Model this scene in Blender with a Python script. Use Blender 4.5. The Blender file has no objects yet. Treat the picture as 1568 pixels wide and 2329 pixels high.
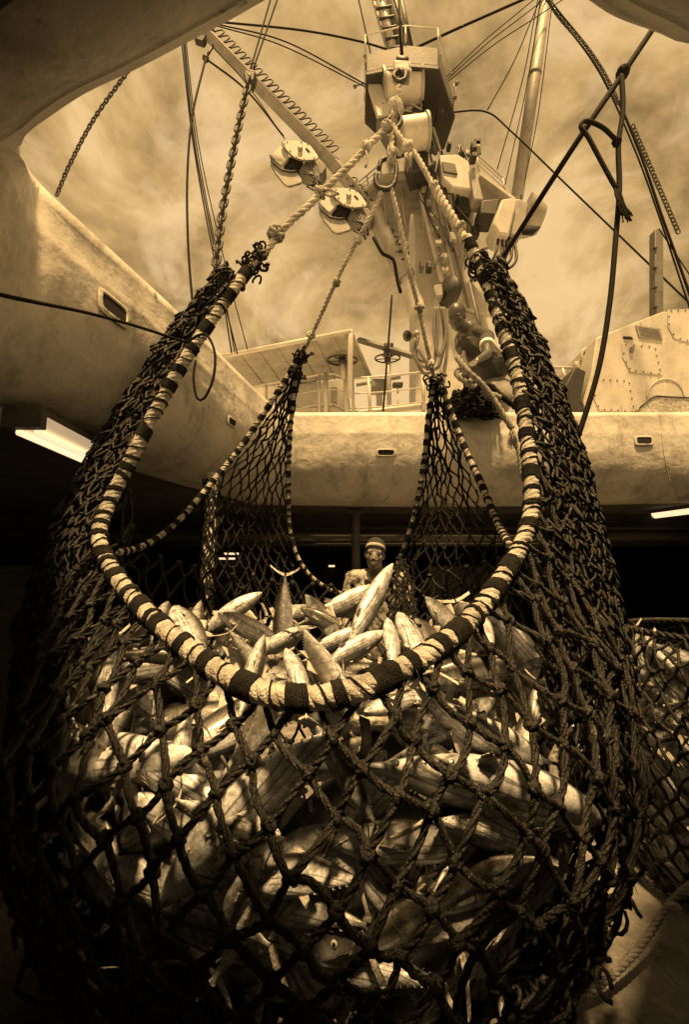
import bpy, bmesh, math, random
from mathutils import Vector, Matrix, noise
R = math.radians
random.seed(7)
SC = bpy.context.scene
COL = SC.collection

# ---------------------------------------------------------------- camera, sky, sun, exposure
PITCH = R(8.0)
EYE = Vector((0, 0, 1.6))
F = 977.0
cd = bpy.data.cameras.new('camera'); cam = bpy.data.objects.new('camera', cd); COL.objects.link(cam)
cam.location = EYE; cam.rotation_euler = (R(90) + PITCH, 0, 0)
cd.sensor_fit = 'VERTICAL'; cd.sensor_height = 24.0; cd.lens = 24.0 * F / 2329.0
cd.clip_start = 0.05; cd.clip_end = 500
SC.camera = cam

W = bpy.data.worlds.new('World'); SC.world = W; W.use_nodes = True
nt = W.node_tree; N = nt.nodes; L = nt.links
bg = N['Background']
tc = N.new('ShaderNodeTexCoord')
mp = N.new('ShaderNodeMapping'); mp.inputs['Scale'].default_value = (1.0, 1.0, 1.25); mp.inputs['Rotation'].default_value = (0.25, 0.3, 0.5)
L.new(tc.outputs['Generated'], mp.inputs['Vector'])
n1 = N.new('ShaderNodeTexNoise'); n1.inputs['Scale'].default_value = 2.6; n1.inputs['Detail'].default_value = 9; n1.inputs['Roughness'].default_value = 0.6; n1.inputs['Distortion'].default_value = 0.45
L.new(mp.outputs[0], n1.inputs['Vector'])
rp = N.new('ShaderNodeValToRGB'); e = rp.color_ramp.elements
e[0].position = 0.38; e[0].color = (0.27, 0.168, 0.062, 1)
e[1].position = 0.57; e[1].color = (0.86, 0.57, 0.26, 1)
m_ = e.new(0.48); m_.color = (0.57, 0.355, 0.138, 1)
L.new(n1.outputs['Fac'], rp.inputs['Fac'])
n2_ = N.new('ShaderNodeTexNoise'); n2_.inputs['Scale'].default_value = 6.5; n2_.inputs['Detail'].default_value = 8; n2_.inputs['Roughness'].default_value = 0.62; n2_.inputs['Distortion'].default_value = 0.8
mp2 = N.new('ShaderNodeMapping'); mp2.inputs['Scale'].default_value = (1.0, 0.6, 1.6); mp2.inputs['Rotation'].default_value = (0.5, 0.9, 0.2); L.new(tc.outputs['Generated'], mp2.inputs['Vector']); L.new(mp2.outputs[0], n2_.inputs['Vector'])
mr = N.new('ShaderNodeMapRange'); mr.inputs['From Min'].default_value = .50; mr.inputs['From Max'].default_value = .74; mr.inputs['To Max'].default_value = .75; L.new(n2_.outputs['Fac'], mr.inputs['Value'])
mxs = N.new('ShaderNodeMixRGB'); mxs.inputs[2].default_value = (0.93, 0.64, 0.33, 1); L.new(mr.outputs[0], mxs.inputs[0]); L.new(rp.outputs['Color'], mxs.inputs[1])
L.new(mxs.outputs[0], bg.inputs['Color'])
bg.inputs['Strength'].default_value = 0.53

sd = bpy.data.lights.new('sun', 'SUN'); sun = bpy.data.objects.new('sun', sd); COL.objects.link(sun)
sd.energy = 5.0; sd.angle = R(5); sd.color = (1.0, 0.62, 0.25)
SUN_DIR = Vector((-0.03, 0.345, -1.0)).normalized()      # travel direction of the light
sun.rotation_euler = SUN_DIR.to_track_quat('-Z', 'Y').to_euler()
SC.view_settings.view_transform = 'Standard'; SC.view_settings.look = 'None'
SC.view_settings.exposure = 0.97; SC.view_settings.gamma = 1.0
SC.render.engine = 'CYCLES'
SC.cycles.max_bounces = 5; SC.cycles.diffuse_bounces = 3; SC.cycles.glossy_bounces = 2

# ---------------------------------------------------------------- picture point -> place in the world
CP, SP = math.cos(PITCH), math.sin(PITCH)
def ray(u, v):
    x = (u - 784.0) / F; up = (1164.5 - v) / F
    return Vector((x, CP - up * SP, SP + up * CP))
def P(u, v, Y):
    d = ray(u, v); return EYE + d * (Y / d.y)
def PZ(u, v, z):
    d = ray(u, v); return EYE + d * ((z - EYE.z) / d.z)

# ---------------------------------------------------------------- materials
def mat(name, col, rough=0.7, col2=None, scale=8.0, bump=0.0, bscale=40.0, metal=0.0, lo=0.35, hi=0.7, spec=None, detail=6, stretch=None, dist=0.0):
    m = bpy.data.materials.new(name); m.use_nodes = True
    n = m.node_tree.nodes; l = m.node_tree.links; b = n['Principled BSDF']
    b.inputs['Roughness'].default_value = rough; b.inputs['Metallic'].default_value = metal
    if spec is not None: b.inputs['Specular IOR Level'].default_value = spec
    t = n.new('ShaderNodeTexCoord'); src = t.outputs['Object']
    if stretch:
        mm = n.new('ShaderNodeMapping'); mm.inputs['Scale'].default_value = stretch
        l.new(src, mm.inputs['Vector']); src = mm.outputs[0]
    c1 = (*col, 1) if len(col) == 3 else col
    b.inputs['Base Color'].default_value = c1
    if col2:
        a = n.new('ShaderNodeTexNoise'); a.inputs['Scale'].default_value = scale; a.inputs['Detail'].default_value = detail; a.inputs['Roughness'].default_value = 0.65; a.inputs['Distortion'].default_value = dist
        l.new(src, a.inputs['Vector'])
        r = n.new('ShaderNodeValToRGB'); r.color_ramp.elements[0].position = lo; r.color_ramp.elements[1].position = hi
        r.color_ramp.elements[0].color = (*col2, 1); r.color_ramp.elements[1].color = c1
        l.new(a.outputs['Fac'], r.inputs['Fac']); l.new(r.outputs['Color'], b.inputs['Base Color'])
    if bump:
        a2 = n.new('ShaderNodeTexNoise'); a2.inputs['Scale'].default_value = bscale; a2.inputs['Detail'].default_value = 5
        l.new(src, a2.inputs['Vector'])
        bp = n.new('ShaderNodeBump'); bp.inputs['Strength'].default_value = bump; bp.inputs['Distance'].default_value = 0.02
        l.new(a2.outputs['Fac'], bp.inputs['Height']); l.new(bp.outputs[0], b.inputs['Normal'])
    return m
def g(v): return (v, v * 0.97, v * 0.9)
M = {}
M['coaming'] = mat('painted_plate', g(.72), .5, g(.44), 2.2, .5, 12, detail=12, dist=.8, lo=.32, hi=.6)
def weather_or_glints(m, dark=.18, lo=.60, hi=.68, stretch=(5, 5, 1.1), sc=3.0):
    n = m.node_tree.nodes; l = m.node_tree.links; b = n['Principled BSDF']; src = b.inputs['Base Color'].links[0].from_socket
    t = n.new('ShaderNodeTexCoord'); mm = n.new('ShaderNodeMapping'); mm.inputs['Scale'].default_value = stretch; l.new(t.outputs['Object'], mm.inputs['Vector'])
    last = src
    for s_, st_, a_, b_ in ((sc, True, lo, hi), (sc*7, False, .63, .69)):
        a = n.new('ShaderNodeTexNoise'); a.inputs['Scale'].default_value = s_; a.inputs['Detail'].default_value = 9; a.inputs['Roughness'].default_value = .7
        l.new(mm.outputs[0] if st_ else t.outputs['Object'], a.inputs['Vector'])
        r = n.new('ShaderNodeMapRange'); r.inputs['From Min'].default_value = a_; r.inputs['From Max'].default_value = b_; r.inputs['To Max'].default_value = .75; l.new(a.outputs['Fac'], r.inputs['Value'])
        x = n.new('ShaderNodeMixRGB'); x.inputs[2].default_value = (*g(dark), 1); l.new(r.outputs[0], x.inputs[0]); l.new(last, x.inputs[1]); last = x.outputs[0]
    l.new(last, b.inputs['Base Color'])
weather_or_glints(M['coaming'], .10, .52, .74, (2.2, 2.2, 1.0), 2.0)
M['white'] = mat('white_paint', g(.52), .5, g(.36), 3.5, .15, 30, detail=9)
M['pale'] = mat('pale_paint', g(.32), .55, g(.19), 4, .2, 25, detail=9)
weather_or_glints(M['white'], .12); weather_or_glints(M['pale'], .08)
M['grey'] = mat('grey_paint', g(.15), .6, g(.08), 4, .2, 25)
M['dark'] = mat('dark_steel', g(.025), .55, g(.012), 9, .3, 40)
M['black'] = mat('black_opening', g(.008), .9)
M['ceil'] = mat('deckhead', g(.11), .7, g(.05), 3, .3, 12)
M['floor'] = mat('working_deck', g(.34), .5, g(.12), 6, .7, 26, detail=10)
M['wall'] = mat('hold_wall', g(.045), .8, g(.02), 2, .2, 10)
M['rope'] = mat('pale_rope', g(.70), .85, g(.26), 18, .6, 160)
M['ropeb'] = mat('tan_rope', g(.40), .85, g(.18), 25, .6, 160)
M['twine'] = mat('dark_twine', g(.020), .85, g(.006), 28, .6, 220, lo=.4, hi=.62, spec=.25)
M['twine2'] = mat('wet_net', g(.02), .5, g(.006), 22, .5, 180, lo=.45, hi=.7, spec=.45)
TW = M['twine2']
weather_or_glints(TW, .24, .63, .70, (1, 1, 1), 11.0)  # pale flecks in the colour: painted glints on the knots, plus fibre wear
M['cable'] = mat('wire_cable', g(.006), .8, spec=.15)
M['chain'] = mat('chain_iron', g(.025), .55, g(.01), 30, .4, 80)
M['skin'] = mat('dark_skin', g(.085), .42, g(.05), 12, .1, 60)
M['skin2'] = mat('brown_skin', g(.30), .45, g(.22), 12, .1, 60)
M['lipm'] = mat('lip', g(.13), .4)
M['eyeh'] = mat('human_eye', g(.22), .3)
M['cap'] = mat('knit_cap', g(.04), .95, g(.02), 40)
M['eyew'] = mat('eye_white', g(.5), .3)
M['shirt'] = mat('grey_shirt', g(.065), .9, g(.035), 10, .5, 22)
M['cuff'] = mat('white_cuff', g(.7), .9)
M['trouser'] = mat('faded_trouser', g(.24), .9, g(.15), 12, .5, 20)
M['pshirt'] = mat('patterned_shirt', g(.42), .9, g(.12), 16, .3, 20, lo=.44, hi=.5, detail=2)
M['band'] = mat('headband_cloth', g(.45), .9, g(.33), 40)
M['fin'] = mat('fin', g(.55), .4, g(.10), 7, .5, 50, lo=.36, hi=.55, stretch=(1, 1, 1))
M['eye'] = mat('fish_eye', g(.02), .15)
M['gills'] = mat('fish_mouth', g(.03), .5)
M['plate'] = mat('tread_plate', g(.5), .5, g(.18), 22, .9, 45)

def fish_mat(name, belly, back, edge, seed):
    m = bpy.data.materials.new(name); m.use_nodes = True
    n = m.node_tree.nodes; l = m.node_tree.links; b = n['Principled BSDF']
    t = n.new('ShaderNodeTexCoord'); sep = n.new('ShaderNodeSeparateXYZ'); l.new(t.outputs['Object'], sep.inputs[0])
    no = n.new('ShaderNodeTexNoise'); no.inputs['Scale'].default_value = 9; no.inputs['Detail'].default_value = 8; no.inputs['Roughness'].default_value = .7
    l.new(t.outputs['Object'], no.inputs['Vector'])
    def ma(op, a, c, d=None):
        x = n.new('ShaderNodeMath'); x.operation = op
        for i, q in enumerate((a, c, d)):
            if q is None: continue
            if hasattr(q, 'links'): l.new(q, x.inputs[i])
            else: x.inputs[i].default_value = q
        return x.outputs[0]
    wob = ma('MULTIPLY_ADD', no.outputs['Fac'], .09, -.045)
    z = ma('ADD', sep.outputs['Z'], wob)
    # long dark stripes on the belly, following the body
    sx = ma('MULTIPLY', sep.outputs['X'], .18)
    zz = ma('ADD', ma('ADD', sep.outputs['Z'], ma('MULTIPLY', sx, sx)), ma('MULTIPLY', wob, .18))
    st = ma('SINE', ma('MULTIPLY', zz, 230.0), 0)
    st = ma('GREATER_THAN', st, .72)
    mask = ma('MULTIPLY', ma('LESS_THAN', sep.outputs['Z'], -.004), ma('LESS_THAN', sep.outputs['X'], .17))
    st = ma('MULTIPLY', st, mask)
    r = n.new('ShaderNodeValToRGB'); ee = r.color_ramp.elements
    ee[0].position = .5 + edge - .05; ee[0].color = (belly, belly*1.05, belly*1.15, 1); ee[1].position = .5 + edge + .05; ee[1].color = (*g(back), 1)
    l.new(ma('ADD', z, .5), r.inputs['Fac'])
    sc = n.new('ShaderNodeTexNoise'); sc.inputs['Scale'].default_value = 15; sc.inputs['Detail'].default_value = 6; sc.inputs['Roughness'].default_value = .75
    l.new(t.outputs['Object'], sc.inputs['Vector'])
    r2 = n.new('ShaderNodeValToRGB'); r2.color_ramp.elements[0].position = .40; r2.color_ramp.elements[1].position = .60
    r2.color_ramp.elements[0].color = (.18, .17, .15, 1); r2.color_ramp.elements[1].color = (1, 1, 1, 1)
    l.new(sc.outputs['Fac'], r2.inputs['Fac'])
    mx = n.new('ShaderNodeMixRGB'); mx.blend_type = 'MULTIPLY'; mx.inputs[0].default_value = .8
    l.new(r.outputs['Color'], mx.inputs[1]); l.new(r2.outputs['Color'], mx.inputs[2])
    m2 = n.new('ShaderNodeMixRGB'); m2.inputs[2].default_value = (*g(back), 1)
    l.new(ma('MULTIPLY', st, .75), m2.inputs[0]); l.new(mx.outputs[0], m2.inputs[1])
    l.new(m2.outputs[0], b.inputs['Base Color'])
    b.inputs['Roughness'].default_value = .34; b.inputs['Metallic'].default_value = .15; b.inputs['Coat Weight'].default_value = .4; b.inputs['Coat Roughness'].default_value = .2; b.inputs['Specular IOR Level'].default_value = .7
    bp = n.new('ShaderNodeBump'); bp.inputs['Strength'].default_value = .45; bp.inputs['Distance'].default_value = .01
    l.new(sc.outputs['Fac'], bp.inputs['Height']); l.new(bp.outputs[0], b.inputs['Normal'])
    return m
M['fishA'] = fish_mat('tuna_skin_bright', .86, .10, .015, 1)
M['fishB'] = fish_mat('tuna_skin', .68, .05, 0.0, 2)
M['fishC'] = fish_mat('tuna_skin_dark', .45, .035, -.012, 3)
def emis(name, s):
    m = bpy.data.materials.new(name); m.use_nodes = True; n = m.node_tree.nodes; b = n['Principled BSDF']
    b.inputs['Base Color'].default_value = (.8, .7, .5, 1)
    b.inputs['Emission Color'].default_value = (1, .72, .42, 1); b.inputs['Emission Strength'].default_value = s
    return m
M['lamp'] = emis('lit_tube', .62); M['lampdim'] = emis('lit_diffuser', .22)

# ---------------------------------------------------------------- mesh helpers
def frames(path):
    n = len(path); T = []
    for i in range(n):
        a = path[max(0, i-1)]; b = path[min(n-1, i+1)]; d = b - a
        T.append(d.normalized() if d.length > 1e-9 else (T[-1] if T else Vector((0, 0, 1))))
    up = Vector((0, 0, 1)) if abs(T[0].z) < .9 else Vector((0, 1, 0))
    A = (up - T[0] * up.dot(T[0])).normalized(); out = []
    for t in T:
        A = (A - t * A.dot(t))
        A = A.normalized() if A.length > 1e-6 else t.orthogonal().normalized()
        out.append((t, A, t.cross(A)))
    return out
def crom(pts, step=.03, closed=False):
    out = []; n = len(pts); segs = n if closed else n - 1
    for i in range(segs):
        if closed: p0, p1, p2, p3 = pts[(i-1) % n], pts[i], pts[(i+1) % n], pts[(i+2) % n]
        else: p1, p2 = pts[i], pts[i+1]; p0 = pts[i-1] if i else p1 * 2 - p2; p3 = pts[i+2] if i + 2 < n else p2 * 2 - p1
        k = max(1, int(round((p2 - p1).length / step)))
        for j in range(k):
            t = j / k
            out.append(.5 * (2*p1 + (p2-p0)*t + (2*p0-5*p1+4*p2-p3)*t*t + (3*p1-p0-3*p2+p3)*t*t*t))
    if not closed: out.append(pts[-1].copy())
    return out
def resample(path, n):
    d = [0.0]
    for a, b in zip(path, path[1:]): d.append(d[-1] + (b - a).length)
    out = []; k = 0
    for i in range(n):
        s = d[-1] * i / (n - 1)
        while k < len(path) - 2 and d[k+1] < s: k += 1
        f = (s - d[k]) / max(1e-9, d[k+1] - d[k]); out.append(path[k].lerp(path[k+1], min(1, max(0, f))))
    return out
def px(pts, step=.03): return crom([P(*p) for p in pts], step)

class MB:
    def __init__(s): s.v = []; s.f = []
    def tube(s, path, r, k=6, cap=True, flat=1.0):
        fr = frames(path); b0 = len(s.v); n = len(path)
        for i, (p, (t, a, b)) in enumerate(zip(path, fr)):
            rr = r[i] if isinstance(r, (list, tuple)) else r
            for j in range(k):
                w = 2 * math.pi * j / k; s.v.append(p + a * (rr * math.cos(w)) + b * (rr * flat * math.sin(w)))
        for i in range(n - 1):
            for j in range(k):
                a0 = b0 + i*k + j; a1 = b0 + i*k + (j+1) % k; s.f.append((a0, a1, a1 + k, a0 + k))
        if cap:
            s.f.append(tuple(b0 + j for j in range(k))[::-1]); s.f.append(tuple(b0 + (n-1)*k + j for j in range(k)))
        return s
    def bar(s, a, b, r, k=8): return s.tube([a, b], r, k)
    def laid(s, path, R_, pitch=None, k=6, strands=3, sub=.5):
        pitch = pitch or R_ * 7
        n = len(path); d = 0; ln = [0]
        for a, b in zip(path, path[1:]): d += (b - a).length; ln.append(d)
        m = max(8, int(d / (pitch / 10))); q = resample(path, m + 1); fr = frames(q)
        for st in range(strands):
            pp = []
            for i in range(m + 1):
                t, a, b = fr[i]; w = 2*math.pi*(d * i / m / pitch + st / strands)
                pp.append(q[i] + (a * math.cos(w) + b * math.sin(w)) * R_ * .5)
            s.tube(pp, R_ * .56, k)
        return s
    def wrap(s, path, R_, s0, s1, r=.006, pitch=.010, k=5, jit=.002):
        d = 0; ln = [0]
        for a, b in zip(path, path[1:]): d += (b - a).length; ln.append(d)
        s0 = max(0, s0); s1 = min(d, s1)
        if s1 <= s0: return s
        turns = max(1, (s1 - s0) / pitch); m = int(turns * 10); fr = frames(path); pp = []; ki = 0
        tx, ty = random.uniform(-.3, .3), random.uniform(-.3, .3)
        for i in range(m + 1):
            w = 2*math.pi*turns*i/m
            ss = s0 + (s1 - s0) * i / m + R_ * (tx * math.cos(w) + ty * math.sin(w))
            ss = min(max(ss, 0), d)
            ki = 0 if ki > len(ln) - 2 else ki
            while ki > 0 and ln[ki] > ss: ki -= 1
            while ki < len(ln) - 2 and ln[ki+1] < ss: ki += 1
            f = (ss - ln[ki]) / max(1e-9, ln[ki+1] - ln[ki]); t, a, b = fr[ki]
            c = path[ki].lerp(path[ki+1], f); rr = R_ + random.uniform(-jit, jit)
            pp.append(c + (a * math.cos(w) + b * math.sin(w)) * rr)
        return s.tube(pp, r, k)
    def box(s, c, d, rot=None):
        b0 = len(s.v)
        for x in (-1, 1):
            for y in (-1, 1):
                for z in (-1, 1):
                    q = Vector((x*d[0]/2, y*d[1]/2, z*d[2]/2))
                    if rot: q = rot @ q
                    s.v.append(Vector(c) + q)
        for f in ((0,1,3,2),(4,6,7,5),(0,4,5,1),(2,3,7,6),(0,2,6,4),(1,5,7,3)): s.f.append(tuple(b0 + i for i in f))
        return s
    def prism(s, pts, vec):
        b0 = len(s.v); n = len(pts)
        s.v += [Vector(p) for p in pts] + [Vector(p) + vec for p in pts]
        s.f.append(tuple(b0 + i for i in range(n))); s.f.append(tuple(b0 + n + i for i in range(n))[::-1])
        for i in range(n): j = (i+1) % n; s.f.append((b0+j, b0+i, b0+n+i, b0+n+j))
        return s
    def slab(s, uv, Y, th): return s.prism([P(u, v, Y) for u, v in uv], Vector((0, th, 0)))
    def ball(s, c, r, n=8, m=6, rot=None):
        if not isinstance(r, (tuple, list)): r = (r, r, r)
        b0 = len(s.v); c = Vector(c)
        def q(x, y, z):
            w = Vector((x*r[0], y*r[1], z*r[2])); return c + (rot @ w if rot else w)
        s.v.append(q(0, 0, 1))
        for i in range(1, m):
            a = math.pi * i / m
            for j in range(n): w = 2*math.pi*j/n; s.v.append(q(math.sin(a)*math.cos(w), math.sin(a)*math.sin(w), math.cos(a)))
        s.v.append(q(0, 0, -1)); e_ = len(s.v) - 1
        for j in range(n): s.f.append((b0, b0+1+j, b0+1+(j+1) % n)); s.f.append((e_, e_-n+(j+1) % n, e_-n+j))
        for i in range(m - 2):
            for j in range(n):
                a0 = b0+1+i*n+j; a1 = b0+1+i*n+(j+1) % n; s.f.append((a0, a0+n, a1+n, a1))
        return s
    def caps(s, a, ra, b, rb, n=12):     # tapered capsule
        a = Vector(a); b = Vector(b); d = (b - a); L_ = d.length; t = d.normalized(); path = []; rr = []
        for i in range(5): w = math.pi/2 * i/4; path.append(a - t*ra*math.cos(w)); rr.append(max(1e-4, ra*math.sin(w)))
        for i in range(5): w = math.pi/2 * i/4; path.append(b + t*rb*math.sin(w)); rr.append(max(1e-4, rb*math.cos(w)))
        fr = [t]; A = t.orthogonal().normalized(); B = t.cross(A); b0 = len(s.v)
        for p, r_ in zip(path, rr):
            for j in range(n): w = 2*math.pi*j/n; s.v.append(p + A*r_*math.cos(w) + B*r_*math.sin(w))
        for i in range(len(path)-1):
            for j in range(n): a0 = b0+i*n+j; a1 = b0+i*n+(j+1) % n; s.f.append((a0, a1, a1+n, a0+n))
        s.f.append(tuple(b0+j for j in range(n))[::-1]); s.f.append(tuple(b0+(len(path)-1)*n+j for j in range(n)))
        return s
    def knot(s, c, r):
        b0 = len(s.v); s.ball(c, (r*random.uniform(.8, 1.2), r*random.uniform(.8, 1.2), r*random.uniform(.7, 1.1)), 7, 5)
        for i in range(b0, len(s.v)): s.v[i] = c + (s.v[i] - c) * random.uniform(.72, 1.22)
        return s
    def quadgrid(s, rows, closed=False):
        b0 = len(s.v); n = len(rows[0])
        for r_ in rows: s.v += r_
        for i in range(len(rows)-1):
            for j in range(n if closed else n-1):
                k = (j+1) % n; s.f.append((b0+i*n+j, b0+i*n+k, b0+(i+1)*n+k, b0+(i+1)*n+j))
        return s
    def build(s, name, m, parent=None, smooth=True, origin=None):
        me = bpy.data.meshes.new(name); o_ = origin
        if o_ is None and parent is None and s.v:
            xs = [sum(v[i] for v in s.v)/len(s.v) for i in (0, 1)]; o_ = Vector((xs[0], xs[1], min(v[2] for v in s.v)))
        if parent is not None:
            o_ = Vector((0, 0, 0)); w_ = parent
            while w_ is not None: o_ += w_.location; w_ = w_.parent
        o_ = o_ or Vector((0, 0, 0))
        me.from_pydata([tuple(Vector(v) - o_) for v in s.v], [], s.f)
        me.materials.append(m)
        if smooth:
            me.polygons.foreach_set('use_smooth', [True] * len(me.polygons))
        o = bpy.data.objects.new(name, me); COL.objects.link(o)
        if parent is None: o.location = o_
        else:
            o.parent = parent
        return o
def auto(o, ang=35):
    me = o.data; bm = bmesh.new(); bm.from_mesh(me)
    for e_ in bm.edges: e_.smooth = len(e_.link_faces) == 2 and e_.calc_face_angle(0) < R(ang)
    bm.to_mesh(me); bm.free(); return o
def bev(o, w=.01):
    b = o.modifiers.new('bevel', 'BEVEL'); b.width = w; b.segments = 2; b.limit_method = 'ANGLE'; return auto(o)
def tag(o, label=None, cat=None, group=None, kind=None):
    if label: o['label'] = label
    if cat: o['category'] = cat
    if group: o['group'] = group
    if kind: o['kind'] = kind
    return o
def empty(name, loc, label, cat, group=None):
    o = bpy.data.objects.new(name, None); COL.objects.link(o); o.location = loc; o.empty_display_size = .1
    return tag(o, label, cat, group)

# ================================================================ THE SETTING
ZT, ZB, YF = 3.14, 2.31, 4.0
# opening in the deck: stations (top inner point, bottom inner point), left-far corner round to the right
st = []
def stn(t, b): st.append((Vector(t), Vector(b)))
Ltop = [(610, 912), (500, 805), (400, 705), (300, 612), (200, 520), (120, 447), (75, 400)]
Lbot = [(640, 1118), (520, 1072), (400, 1018), (310, 978), (210, 930), (115, 884), (40, 846)]
stn((-.50, YF, ZT), (-.48, YF, ZB))
stn((-.58, YF-.05, ZT), (-.56, YF-.06, ZB))
for a, b in zip(Ltop, Lbot): stn(PZ(*a, ZT), PZ(*b, ZB))
nz = [((52, 362), 2.92, -1.30, .95), ((44, 338), 2.66, -1.28, .78)]
for (uv, z, bx, by) in nz: t = PZ(*uv, z); stn(t, t + Vector((-.10, -.2, -.22)))
NEAR = [(60, 305), (120, 260), (200, 208), (300, 152), (400, 95), (500, 38), (620, -30), (760, -85), (950, -105), (1150, -85), (1300, -25), (1400, 38), (1536, 92), (1700, 190)]
for uv in NEAR:
    t = PZ(*uv, 2.44); stn(t, t + Vector((0, -.10, -.10)))
stn((1.9, 1.6, ZT), (1.95, 1.5, 2.5)); stn((3.2, 2.0, ZT), (3.2, 1.9, ZB)); stn((3.7, 2.5, ZT), (3.7, 2.5, ZB)); stn((3.8, 3.4, ZT), (3.8, 3.4, ZB)); stn((3.75, 3.85, ZT), (3.75, 3.85, ZB)); stn((3.6, YF, ZT), (3.6, YF, ZB))
stn((3.2, YF, ZT), (3.2, YF, ZB))
for x in (2.4, 1.6, .8, .1): stn((x, YF, ZT), (x, YF, ZB))
tops = crom([a for a, b in st], .06, True); 
# matched densification: sample both with the same parameters
def dens(pts, k=5):
    n = len(pts); out = []
    for i in range(n):
        p0, p1, p2, p3 = pts[(i-1) % n], pts[i], pts[(i+1) % n], pts[(i+2) % n]
        for j in range(k):
            t = j/k; out.append(.5*(2*p1+(p2-p0)*t+(2*p0-5*p1+4*p2-p3)*t*t+(3*p1-p0-3*p2+p3)*t*t*t))
    return out
T_ = dens([a for a, b in st]); B_ = dens([b for a, b in st])
cen = Vector((1.0, 2.4, 0))
rows = [[] for _ in range(16)]
for t, b in zip(T_, B_):
    out = Vector((t.x - cen.x, t.y - cen.y, 0)); 
    # outward direction: blend toward axis normal
    o_ = out.normalized(); h = t.z - b.z
    rows[0].append(Vector((cen.x + out.x * 7.5, cen.y + out.y * 7.5, t.z + .02)))
    rows[1].append(t + o_ * .5 + Vector((0, 0, .02)))
    rows[2].append(t + o_ * .03 + Vector((0, 0, .008)))
    rows[3].append(t.copy())
    rows[4].append(t - Vector((0, 0, .05 * h)))
    rows[5].append(t.lerp(b, .22)); rows[6].append(t.lerp(b, .24) - o_ * .003); rows[7].append(t.lerp(b, .27) - o_ * .003); rows[8].append(t.lerp(b, .29))
    rw = .46 * h
    rows[9].append(t.lerp(b, .38) - o_ * .0)
    for k in range(1, 5):
        w = math.pi/2 * k/4; c = t.lerp(b, .38)
        rows[9+k].append(c + o_ * (rw * (1 - math.cos(w))) + (b - c) * math.sin(w))
    rows[14].append(b + o_ * (rw + .03 + .22*max(0, h-.3)/.53))
    rows[15].append(Vector((cen.x + out.x * 7.5, cen.y + out.y * 7.5, ZB + .005)))
for r_ in rows[4:14]:
    for i, v in enumerate(r_):
        nn = noise.noise(v * 1.7) * .022 + noise.noise(v * 5) * .006; o_ = Vector((v.x - cen.x, v.y - cen.y, 0)).normalized(); r_[i] = v + o_ * nn
mb = MB(); mb.quadgrid(rows[:15], True)
co = mb.build('coaming', M['coaming']); tag(co, kind='structure'); co.name = 'deck_opening_edge'
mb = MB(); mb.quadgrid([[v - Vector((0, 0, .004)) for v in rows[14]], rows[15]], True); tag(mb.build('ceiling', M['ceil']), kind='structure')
nT = len(T_)
for i_, v in enumerate(T_):
    seam = (v.y > 3.9 and any(abs(v.x - q_) < .09 for q_ in (.55, 2.0, 3.1)))
    if seam: m = MB(); m.tube([rows[k_][i_] for k_ in range(3, 14)], .006, 6); m.build('weld_seam', M['coaming'], co)
from mathutils.bvhtree import BVHTree
edge_tree = BVHTree.FromPolygons([tuple(v_) for r_ in rows[:15] for v_ in r_], [(i_*nT+j_, i_*nT+(j_+1) % nT, (i_+1)*nT+(j_+1) % nT, (i_+1)*nT+j_) for i_ in range(14) for j_ in range(nT)])
def drain(u, v, Y, w, h, lab, rot=None):
    hit, nrm_, _, _ = edge_tree.ray_cast(EYE, ray(u, v).normalized())
    if nrm_.dot(ray(u, v)) > 0: nrm_ = -nrm_
    c = hit + nrm_ * .004; y_ = -nrm_; x_ = y_.cross(Vector((0, 0, 1))).normalized(); rot = Matrix((x_, y_, x_.cross(y_))).transposed()
    m = MB(); n = 16; ro = []; ri = []; rd = []
    for i in range(n):
        a = 2*math.pi*i/n; x = math.copysign(abs(math.cos(a))**.4, math.cos(a)); z = math.copysign(abs(math.sin(a))**.4, math.sin(a))
        def q(sx, sz, y):
            w_ = Vector((x*sx, y, z*sz)); return c + (rot @ w_ if rot else w_)
        ro.append(q(w*.62, h*.72, -.004)); ri.append(q(w*.5, h*.5, -.014)); rd.append(q(w*.47, h*.45, -.008))
    m.quadgrid([ro, ri, rd], True); o = m.build('drain_slot', M['coaming']); tag(o, lab, 'drain slot', 'drain slots in the plating')
    m = MB(); m.prism([v_ + nrm_*.001 for v_ in rd], -nrm_*.02); m.build('hole', M['black'], o, False)
drain(878, 1030, YF-.055, .16, .055, 'oblong drain slot in the far steel edge, behind the central ropes')
drain(1465, 1003, YF-.04, .15, .07, 'oblong drain slot at the right end of the far steel edge')
rl = Matrix.Rotation(R(72), 3, 'Z')
drain(256, 703, P(256, 703, 1).y * 2.05, .16, .085, 'rusty oval drain slot in the sloping left plating', rl)
drain(525, 960, 2.92, .1, .05, 'small scuffed drain slot low on the left plating', rl)

mb = MB(); rows_f = []
for i in range(41):
    rows_f.append([Vector((-10 + 20*j/40, -5 + 20*i/40, noise.noise(Vector((j*.4, i*.4, 0)))*.006)) for j in range(41)])
tag(mb.quadgrid(rows_f).build('floor', M['floor']), kind='structure')
for nm, a, b in (('back_wall', (-8, 13.5), (8, 13.5)), ('left_wall', (-6.5, -4.8), (-6.5, 13.5)), ('right_wall', (8, -4.8), (8, 13.5)), ('rear_wall', (-8, -4.8), (-1.3, -4.8)), ('rear_wall', (1.3, -4.8), (8, -4.8))):  # unseen rear wall is split by a gap added for frontal fill light
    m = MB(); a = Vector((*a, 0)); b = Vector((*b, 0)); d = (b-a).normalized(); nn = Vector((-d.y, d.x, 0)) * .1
    m.prism([a - nn, b - nn, b + nn, a + nn], Vector((0, 0, ZB - .01))); tag(m.build(nm, M['wall'], smooth=False), kind='structure')
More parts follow.
